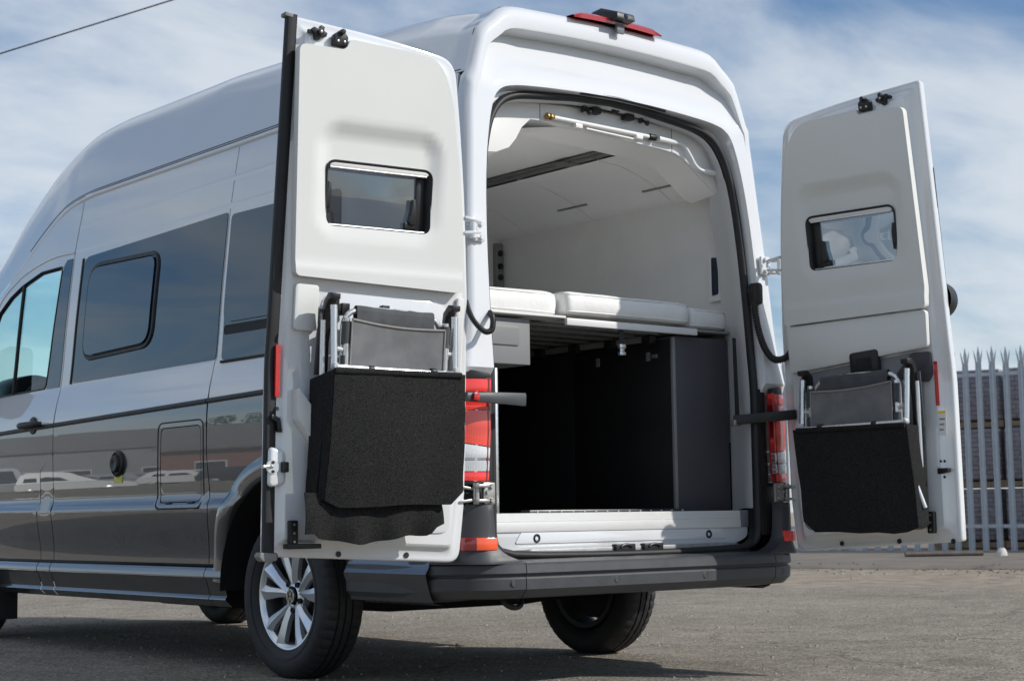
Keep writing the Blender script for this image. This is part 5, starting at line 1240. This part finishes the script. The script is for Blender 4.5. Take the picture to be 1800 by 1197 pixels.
    path = [(u0-.004, .085), (u0-.006, .17), (u0+.004, .196), (u0+.05, .200), (u1-.05, .203), (u1-.004, .200), (u1+.005, .188), (u1+(.018 if sg < 0 else .006), .14), (u1+(.036 if sg < 0 else .008), .082)]
    pth = smooth_path([(a, b_, 0) for a, b_ in path], 6)
    rows = []
    for i, p in enumerate(pth):
        f = i/(len(pth)-1); u, n = p.x, p.y; row = []
        zt = z0-.005-.007*math.sin(PI*clamp((u-u0)/(u1-u0)))-(.060*clamp((u-u1)/.07) if u > u1 else 0)-.006*(1-f)
        zb = bag_lo+.012*noise.noise((u*9, n*9, z0))+(.02*clamp((.15-n)/.1) if u > u1 else 0)+.045*clamp((u0+.05-u)/.05)+.020*clamp((u-u1+.04)/.04)
        for j in range(21):
            h = j/20; z = zt+(zb-zt)*h; dro = 1+.0
            w1 = (noise.noise((u*5, z*4, z0*4))*.024+.007*math.sin(u*31+z*3))*h+noise.noise((u*13, z*9, z0))*.007*(.3+h)+noise.noise((u*30, z*24, z0))*.0022
            uu = u+(.020*h if u > u1-.1 and sg < 0 else (.028*h if sg > 0 else 0))*(1 if n > .1 else .5)+(.010*h if u < u0+.1 else 0)
            tb = clamp((u-u0)/(u1-u0)); row.append(P3(uu, z, n-.018*h*(n > .15)+w1+.022*math.sin(PI*tb)*math.sin(PI*h)*(n > .15)))
        rows.append(row)
    def sheet(name, rows, th):
        m_ = len(rows); n_ = len(rows[0]); mbx = MB().grid(rows); o = len(mbx.v)
        back = [tuple(Vector(p)+Vector((0, -th, 0))) for r in rows for p in r]; mbx.v += back
        mbx.f += [(o+i*n_+k, o+(i+1)*n_+k, o+(i+1)*n_+k+1, o+i*n_+k+1) for i in range(m_-1) for k in range(n_-1)]
        bd = [i*n_ for i in range(m_)]+[(m_-1)*n_+k for k in range(1, n_)]+[i*n_+n_-1 for i in range(m_-2, -1, -1)]+[k for k in range(n_-2, 0, -1)]
        for a, b_ in zip(bd, bd[1:]+bd[:1]): mbx.f.append((a, b_, o+b_, o+a))
        return mbx.build(name, FELT, bg, angle=60, **kw)
    sheet('bag_body', rows, .006)
    MB().tube([P3(u0+.02+(u1-u0-.02)*t, z0-.014, .200) for t in (0, .25, .5, .75, 1)], .012, 10).build('bag_mouth_hem', FELT, bg, angle=60, **kw)
    if sg < 0:
        rows = []
        for i in range(33):
            t = i/32; u = .215+.56*t; zb = .612+.0025*math.sin(t*27+.6)+.003*math.sin(t*9)-.022*math.exp(-((t-.62)/.22)**2)+.012*(abs(t-.5) > .42)
            zb += .030*clamp((.12-t)/.12)
            row = []
            for j in range(13):
                h = j/12; z = .77+(zb-.77)*h; row.append(P3(u+(.02*(1-h) if t < .1 else 0), z, .135+.014*math.sin(t*21+.6)*h*h+.012*math.sin(PI*h)))
            rows.append(row)
        sheet('bag_flap', rows, .006)
    else:
        tube('bag_rod', [P3(u1+.012, bag_lo+.19, .15), P3(u1+.035, bag_lo+.10, .13)], .011, ALU, bg, seg=10, **kw)
chair_and_bag(-1, 1.207, .152, .690, .722, 'l')
chair_and_bag(1, 1.040, .190, .738, .590, 'r')
# ------------------------------------------------------------------ wheels
def make_wheel(sg, cy, name='wheel'):
    wh = bpy.data.objects.new(name, None); COL.objects.link(wh); wh.parent = VAN; wh.location = (sg*.86, cy, .3475)
    # outward axis is +h along sg
    ax = (sg, 0, 0); Rr = .3575
    prof = [(.228, .068), (.236, .086), (.250, .097), (.275, .1035), (.300, .1045), (.322, .100), (.337, .090), (.346, .078), (.3505, .066)]
    tread = []
    for a, b_ in ((.066, .050), (.040, .012), (.004, -.004+.0), (-.012, -.040), (-.050, -.066)):
        pass
    tread = [(.3530, .060), (.3555, .047), (.3475, .046), (.3475, .038), (.3565, .037), (.3575, .014), (.3490, .013), (.3490, .005), (.3575, .004), (.3575, -.020), (.3490, -.021), (.3490, -.029), (.3565, -.030), (.3555, -.047), (.3530, -.060)]
    prof2 = prof+tread+[(r, -h) for r, h in prof[::-1]]
    n1 = len(prof)
    def rf(r, k, j):
        sh = k < n1+1 or k > n1+len(tread)-2
        if (n1-3 <= k <= n1+1 or n1+len(tread)-2 <= k <= n1+len(tread)+2) and j % 4 == 0: return r-.0055
        if n1+4 <= k <= n1+10 and r > .353 and (j+2*(k > n1+6)) % 8 == 0: return r-.003
        return r
    MB().lathe(prof2, (0, 0, 0), ax, 192, rf).build('tyre', TYRE, wh, angle=40)
    # raised band on the side wall
    MB().lathe([(.262, .1025), (.263, .1042), (.272, .1052), (.273, .1045)], (0, 0, 0), ax, 64).build('sidewall_ring', TYRE, wh, angle=40)
    MB().lathe([(.200, -.085), (.222, -.09), (.226, -.08), (.205, -.06), (.195, .0), (.200, .045), (.2065, .061)], (0, 0, 0), ax, 64).build('rim_barrel', mat('barrel_dark', (.10, .10, .105), .45, metal=.6), wh, angle=50)
    rim = [(.206, .060), (.214, .072), (.222, .079), (.228, .079), (.231, .074), (.229, .066)]
    MB().lathe(rim, (0, 0, 0), ax, 64).build('rim', ALLOY, wh, angle=50)
    MB().lathe([(0, -.03), (.17, -.03), (.175, -.02), (.175, -.01), (.165, 0), (.09, .0), (.085, .01), (0, .01)], (0, 0, 0), ax, 40).build('brake_disc', mat('brake_dark', (.035, .034, .033), .5, metal=.5), wh, angle=40)
    if sg < 0:
        # ten blades in five pairs
        def pol(r, a, h): return (sg*h, r*math.cos(a), r*math.sin(a))
        for i in range(5):
            for k in (-1, 1):
                a0 = R(90+72*i)+k*R(15); tw = k*R(7)
                rr = [.040, .075, .12, .17, .208, .227]; hw_ = [.016, .0165, .0205, .027, .034, .038]; hh = [.046, .058, .068, .075, .078, .077]
                rows = []
                for r, w_, h in zip(rr, hw_, hh):
                    a = a0+tw*clamp((.16-r)/.12)*-1; row = []
                    for q, dh in ((-1, -.034), (-.97, -.012), (-.22*k, .0), (-.12*k, -.0005), (.97, -.016), (1, -.036)):
                        row.append(pol(r, a+q*w_/r, h+dh*(1 if r > .05 else .6)))
                    rows.append(row)
                MB().grid(rows).build('spoke', ALLOY, wh, angle=22)
        for i in range(5):
            a0 = R(90+72*i)+R(36); mb = MB()
            mb.lathe([(0, .0), (.006, .001), (.007, .006), (.0115, .006), (.0125, .0), (.0135, -.03)], (sg*.048, .060*math.cos(a0), .060*math.sin(a0)), ax, 12).build('wheel_bolt', mat('bolt_black', (.03, .03, .032), .4, metal=.6), wh, angle=30)
        MB().lathe([(.078, .010), (.074, .038), (.056, .047), (.044, .050)], (0, 0, 0), ax, 40).build('hub', ALLOY, wh, angle=40)
        MB().lathe([(.034, .050), (.034, .058), (.031, .060), (0, .060)], (0, 0, 0), ax, 36).build('centre_cap', mat('cap_black', (.02, .02, .022), .3), wh, angle=40)
        CR = mat('chrome', (.85, .86, .87), .12, metal=1.)
        emb = MB()
        emb.lathe([(.0300, .0600), (.0300, .0625), (.0270, .0625), (.0270, .0600)], (0, 0, 0), ax, 36)
        def bar(p, q, w_=.0032):
            p = Vector(p); q = Vector(q); d = (q-p).normalized(); e = Vector((-d.y, d.x))*w_*.5
            # seen from outside the horizontal axis runs along -y for the left wheel
            emb.prism([tuple(p+e), tuple(q+e), tuple(q-e), tuple(p-e)], .060, .0625, lambda a, b_, d_: (sg*d_, a*sg*-1*-1, b_))
        bar((-.0125, .0245), (-.0015, .0035)); bar((.0125, .0245), (.0015, .0035))
        bar((-.0245, .0120), (-.0115, -.0235)); bar((.0245, .0120), (.0115, -.0235)); bar((-.0115, -.0235), (0, -.0015)); bar((.0115, -.0235), (0, -.0015))
        emb.build('wheel_emblem', CR, wh, angle=30)
    else:
        MB().lathe([(.195, .06), (.16, .055), (.09, .050), (0, .05)], (0, 0, 0), ax, 40).build('rim_face', ALLOY, wh, angle=40)
    return wh
for sg in (-1, 1):
    for cy in (1.346, 4.986): make_wheel(sg, cy)
# ------------------------------------------------------------------ the yard the van's flank mirrors: parked cars, sheds, trees
CARG = mat('car_glass', (.015, .022, .028), .05, spec=1.)
PAINTS = {'white': (.78, .78, .77), 'silver': (.42, .43, .45), 'black': (.012, .012, .014), 'red': (.30, .02, .018), 'blue': (.03, .06, .16), 'grey': (.12, .125, .13)}
def make_car(kind, colour, loc, rz, label):
    t = thing('parked_car', label, 'car', loc, rz, 'cars parked in rows across the yard')
    P = mat('car_'+colour, PAINTS[colour], .3, coat=1., metal=0 if colour in ('white', 'black', 'red') else .4)
    if kind == 'van': low = [(-2.35, .35), (-2.40, .75), (-2.36, 1.0), (1.45, 1.02), (2.15, .92), (2.38, .70), (2.40, .35)]; top = [(-2.34, 1.0), (-2.22, 1.78), (-1.9, 1.88), (.35, 1.86), (.62, 1.80), (1.50, 1.02)]
    elif kind == 'estate': low = [(-2.2, .32), (-2.26, .7), (-2.2, .95), (1.1, .95), (2.0, .82), (2.2, .62), (2.22, .32)]; top = [(-2.18, .95), (-1.95, 1.40), (-1.5, 1.50), (.0, 1.50), (.35, 1.44), (1.15, .95)]
    else: low = [(-1.95, .32), (-2.0, .7), (-1.95, .95), (.95, .95), (1.85, .80), (2.0, .6), (2.02, .32)]; top = [(-1.92, .95), (-1.5, 1.42), (-1.1, 1.48), (.1, 1.47), (.35, 1.41), (1.0, .95)]
    W_ = .90
    def sec(poly, w0, w1, zt):
        pf = fillet(poly, .10, 5); n = len(pf); vs = []
        z0 = min(p[1] for p in pf); z1 = max(p[1] for p in pf)
        for y in (-1, -.93, .93, 1):
            for a, b_ in pf:
                wz = w0+(w1-w0)*(b_-z0)/(z1-z0); sh = .985 if abs(y) == 1 else 1
                vs.append((a*sh, y*wz, z0+(b_-z0)*(.97 if abs(y) == 1 else 1)))
        fs = [tuple(range(n))[::-1], tuple(range(3*n, 4*n))]+[(k*n+i, k*n+(i+1) % n, (k+1)*n+(i+1) % n, (k+1)*n+i) for k in range(3) for i in range(n)]
        return vs, fs
    mk('body', *sec(low, W_-.02, W_, 1), P, t, angle=40)
    mk('cabin', *sec(top, W_-.02, W_-.16, 1), P, t, angle=40)
    # side windows
    zt = top[2][1]-.16; zb = top[0][1]+.10
    xa, xb = top[1][0]+.1, top[3][0]; m_ = (xa+xb)/2
    for sy in (-1, 1):
        for a, b_, c_, d_ in ((xa+.10, xa+.22, m_-.09, m_-.09), (m_+.09, m_+.09, xb-.06, xb+.32)):
            yb = (W_-.02)+.004; yt = W_-.155+.02
            MB().add([(a, sy*yb, zb), (d_, sy*yb, zb), (c_, sy*yt, zt), (b_, sy*yt, zt), (a, sy*(yb-.03), zb), (d_, sy*(yb-.03), zb), (c_, sy*(yt-.03), zt), (b_, sy*(yt-.03), zt)], [(0, 1, 2, 3), (4, 7, 6, 5), (0, 4, 5, 1), (1, 5, 6, 2), (2, 6, 7, 3), (3, 7, 4, 0)]).build('window', CARG, t)
        for x in ((-1.35, 1.45) if kind != 'van' else (-1.5, 1.6)):
            mb = MB().lathe([(0, .02), (.20, .02), (.22, .012), (.30, .012), (.32, -.02), (.32, -.2), (0, -.2)], (x, sy*.86, .32), (0, sy, 0), 24).build('wheel', TYRE, t, angle=40)
            MB().lathe([(0, .028), (.19, .026), (.205, .015), (.205, 0)], (x, sy*.86, .32), (0, sy, 0), 20).build('hubcap', ALLOY, mb, angle=40)
    ys = W_-.22
    fx, rx = top[-1][0], top[-2][0]; zf = top[-2][1]-.05
    MB().add([(fx+.02, -ys-.08, zb), (fx+.02, ys+.08, zb), (rx+.07, ys-.06, zf), (rx+.07, -ys+.06, zf), (fx-.06, -ys-.08, zb), (fx-.06, ys+.08, zb), (rx, ys-.06, zf), (rx, -ys+.06, zf)], [(0, 1, 2, 3), (4, 7, 6, 5), (0, 4, 5, 1), (1, 5, 6, 2), (2, 6, 7, 3), (3, 7, 4, 0)]).build('windscreen', CARG, t)
    for sy in (-1, 1):
        MB().box((low[-2][0]-.12, sy*.60-.18, .62), (low[-2][0]+.015, sy*.60+.18, .76)).build('headlight', mat('car_lamp', (.6, .62, .65), .1), t, bevel=.02)
    return t
spots = [('estate', 'white', -17.4, 40.0, R(204), 'white estate car parked nearest to the camper, mirrored in its flank'),
         ('van', 'silver', -17.5, 47.5, R(200), 'silver people carrier parked behind the nearest white estate'),
         ('estate', 'silver', -27.4, 55.5, R(235), 'silver estate car at the left end of the row'),
         ('hatch', 'white', -28.6, 52.6, R(238), 'white hatchback beside the silver estate in the row'),
         ('estate', 'black', -29.9, 50.0, R(240), 'black estate car beside the white hatchback'),
         ('hatch', 'grey', -31.3, 47.3, R(240), 'grey hatchback between the black estate and the red car'),
         ('hatch', 'red', -32.7, 44.6, R(241), 'red hatchback in the row before the brick building'),
         ('estate', 'white', -34.0, 42.0, R(240), 'white estate car in the far row beside the red hatchback'),
         ('hatch', 'blue', -35.4, 39.3, R(240), 'blue hatchback parked past the white estate')]
for kind, colr, x_, y_, a, lab in spots: make_car(kind, colr, (x_, y_, 0), a, lab)
BRICK = mat('red_brick', (.25, .125, .09), .8, var=.2, vscale=3); SHED = mat('shed_cladding', (.26, .27, .28), .6, var=.08, vscale=1); ROOFM = mat('roof_sheet', (.19, .175, .165), .7, var=.15, vscale=1)
def building(name, label, x_, y_, L_, Dp, H, m, rz):
    t = thing(name, label, 'building', (x_, y_, 0), rz)
    MB().box((-L_/2, -Dp/2, 0), (L_/2, Dp/2, H)).build('wall', m, t)
    MB().prism([(-Dp/2-.4, H), (0, H+Dp*.22), (Dp/2+.4, H), (Dp/2+.4, H+.2), (0, H+Dp*.22+.25), (-Dp/2-.4, H+.2)], -L_/2-.3, L_/2+.3, lambda a, b_, c_: (c_, a, b_)).build('roof', ROOFM, t)
    k = int(L_/5)
    for i in range(k):
        x = -L_/2+L_*(i+.5)/k
        for sy in (-1, 1):
            f = MB().box((x-1.0, sy*(Dp/2+.02)-.06, 1.1), (x+1.0, sy*(Dp/2+.02)+.06, 2.4)).build('window', WHITE, t)
            MB().box((x-.92, sy*(Dp/2+.05)-.06, 1.18), (x+.92, sy*(Dp/2+.05)+.06, 2.32)).build('pane', CARG, f)
    return t
building('brick_building', 'long red brick building across the yard, mirrored in the flank', -47.5, 75, 13, 8, 3.2, BRICK, R(60))
building('industrial_shed', 'long low grey industrial shed, mirrored in the flank', -42, 104, 46, 14, 4.2, SHED, R(25))
LEAF = mat('leaf_green', (.060, .085, .030), .7, var=.45, vscale=.9); BARK = mat('bark', (.10, .08, .06), .9, var=.3, vscale=6)
def make_tree(label, p, h, r, seed):
    rn = random.Random(seed); t = thing('broadleaf_tree', label, 'tree', (p.x, p.y, 0), 0, 'trees beyond the yard')
    mb = MB().tube([(0, 0, 0), (.05, 0, h*.2), (.0, .1, h*.45), (.1, 0, h*.7)], [h*.035, h*.028, h*.02, h*.008], 8)
    for i in range(7):
        a = rn.uniform(0, 2*PI); z = h*rn.uniform(.3, .6); mb.tube([(0, 0, z), (math.cos(a)*r*.4, math.sin(a)*r*.4, z+h*.12), (math.cos(a)*r*.75, math.sin(a)*r*.75, z+h*.22)], [h*.014, h*.009, h*.004], 6)
    mb.build('trunk', BARK, t, angle=60)
    vs = []; fs = []
    cl = [(rn.gauss(0, r*.45), rn.gauss(0, r*.45), h*rn.uniform(.42, .92), rn.uniform(.16, .34)*r) for _ in range(26)]
    for _ in range(6500):
        cx, cy, cz, cr_ = rn.choice(cl); d = Vector((rn.gauss(0, 1), rn.gauss(0, 1), rn.gauss(0, .8))).normalized()*cr_*rn.uniform(.6, 1.05); c = Vector((cx, cy, cz))+d
        a = Vector((rn.gauss(0, 1), rn.gauss(0, 1), rn.gauss(0, 1))).normalized(); b_ = a.orthogonal().normalized(); s = rn.uniform(.08, .17); o = len(vs)
        vs += [tuple(c+a*s), tuple(c+b_*s*.6), tuple(c-a*s), tuple(c-b_*s*.6)]; fs.append((o, o+1, o+2, o+3))
    mk('crown', vs, fs, LEAF, t, angle=None, recalc=False)
for k, (x_, y_, h, r) in enumerate(((-52, 68, 9, 3.6), (-48, 62, 7, 2.8), (-62, 104, 10, 3.8), (-58, 112, 8, 3))):
    make_tree(['tall tree at the end of the brick building', 'smaller tree beside the tall tree at the brick building', 'tall tree behind the grey shed roof', 'short tree to the left of the shed tree'][k], Vector((x_, y_, 0)), h, r, 11+k)
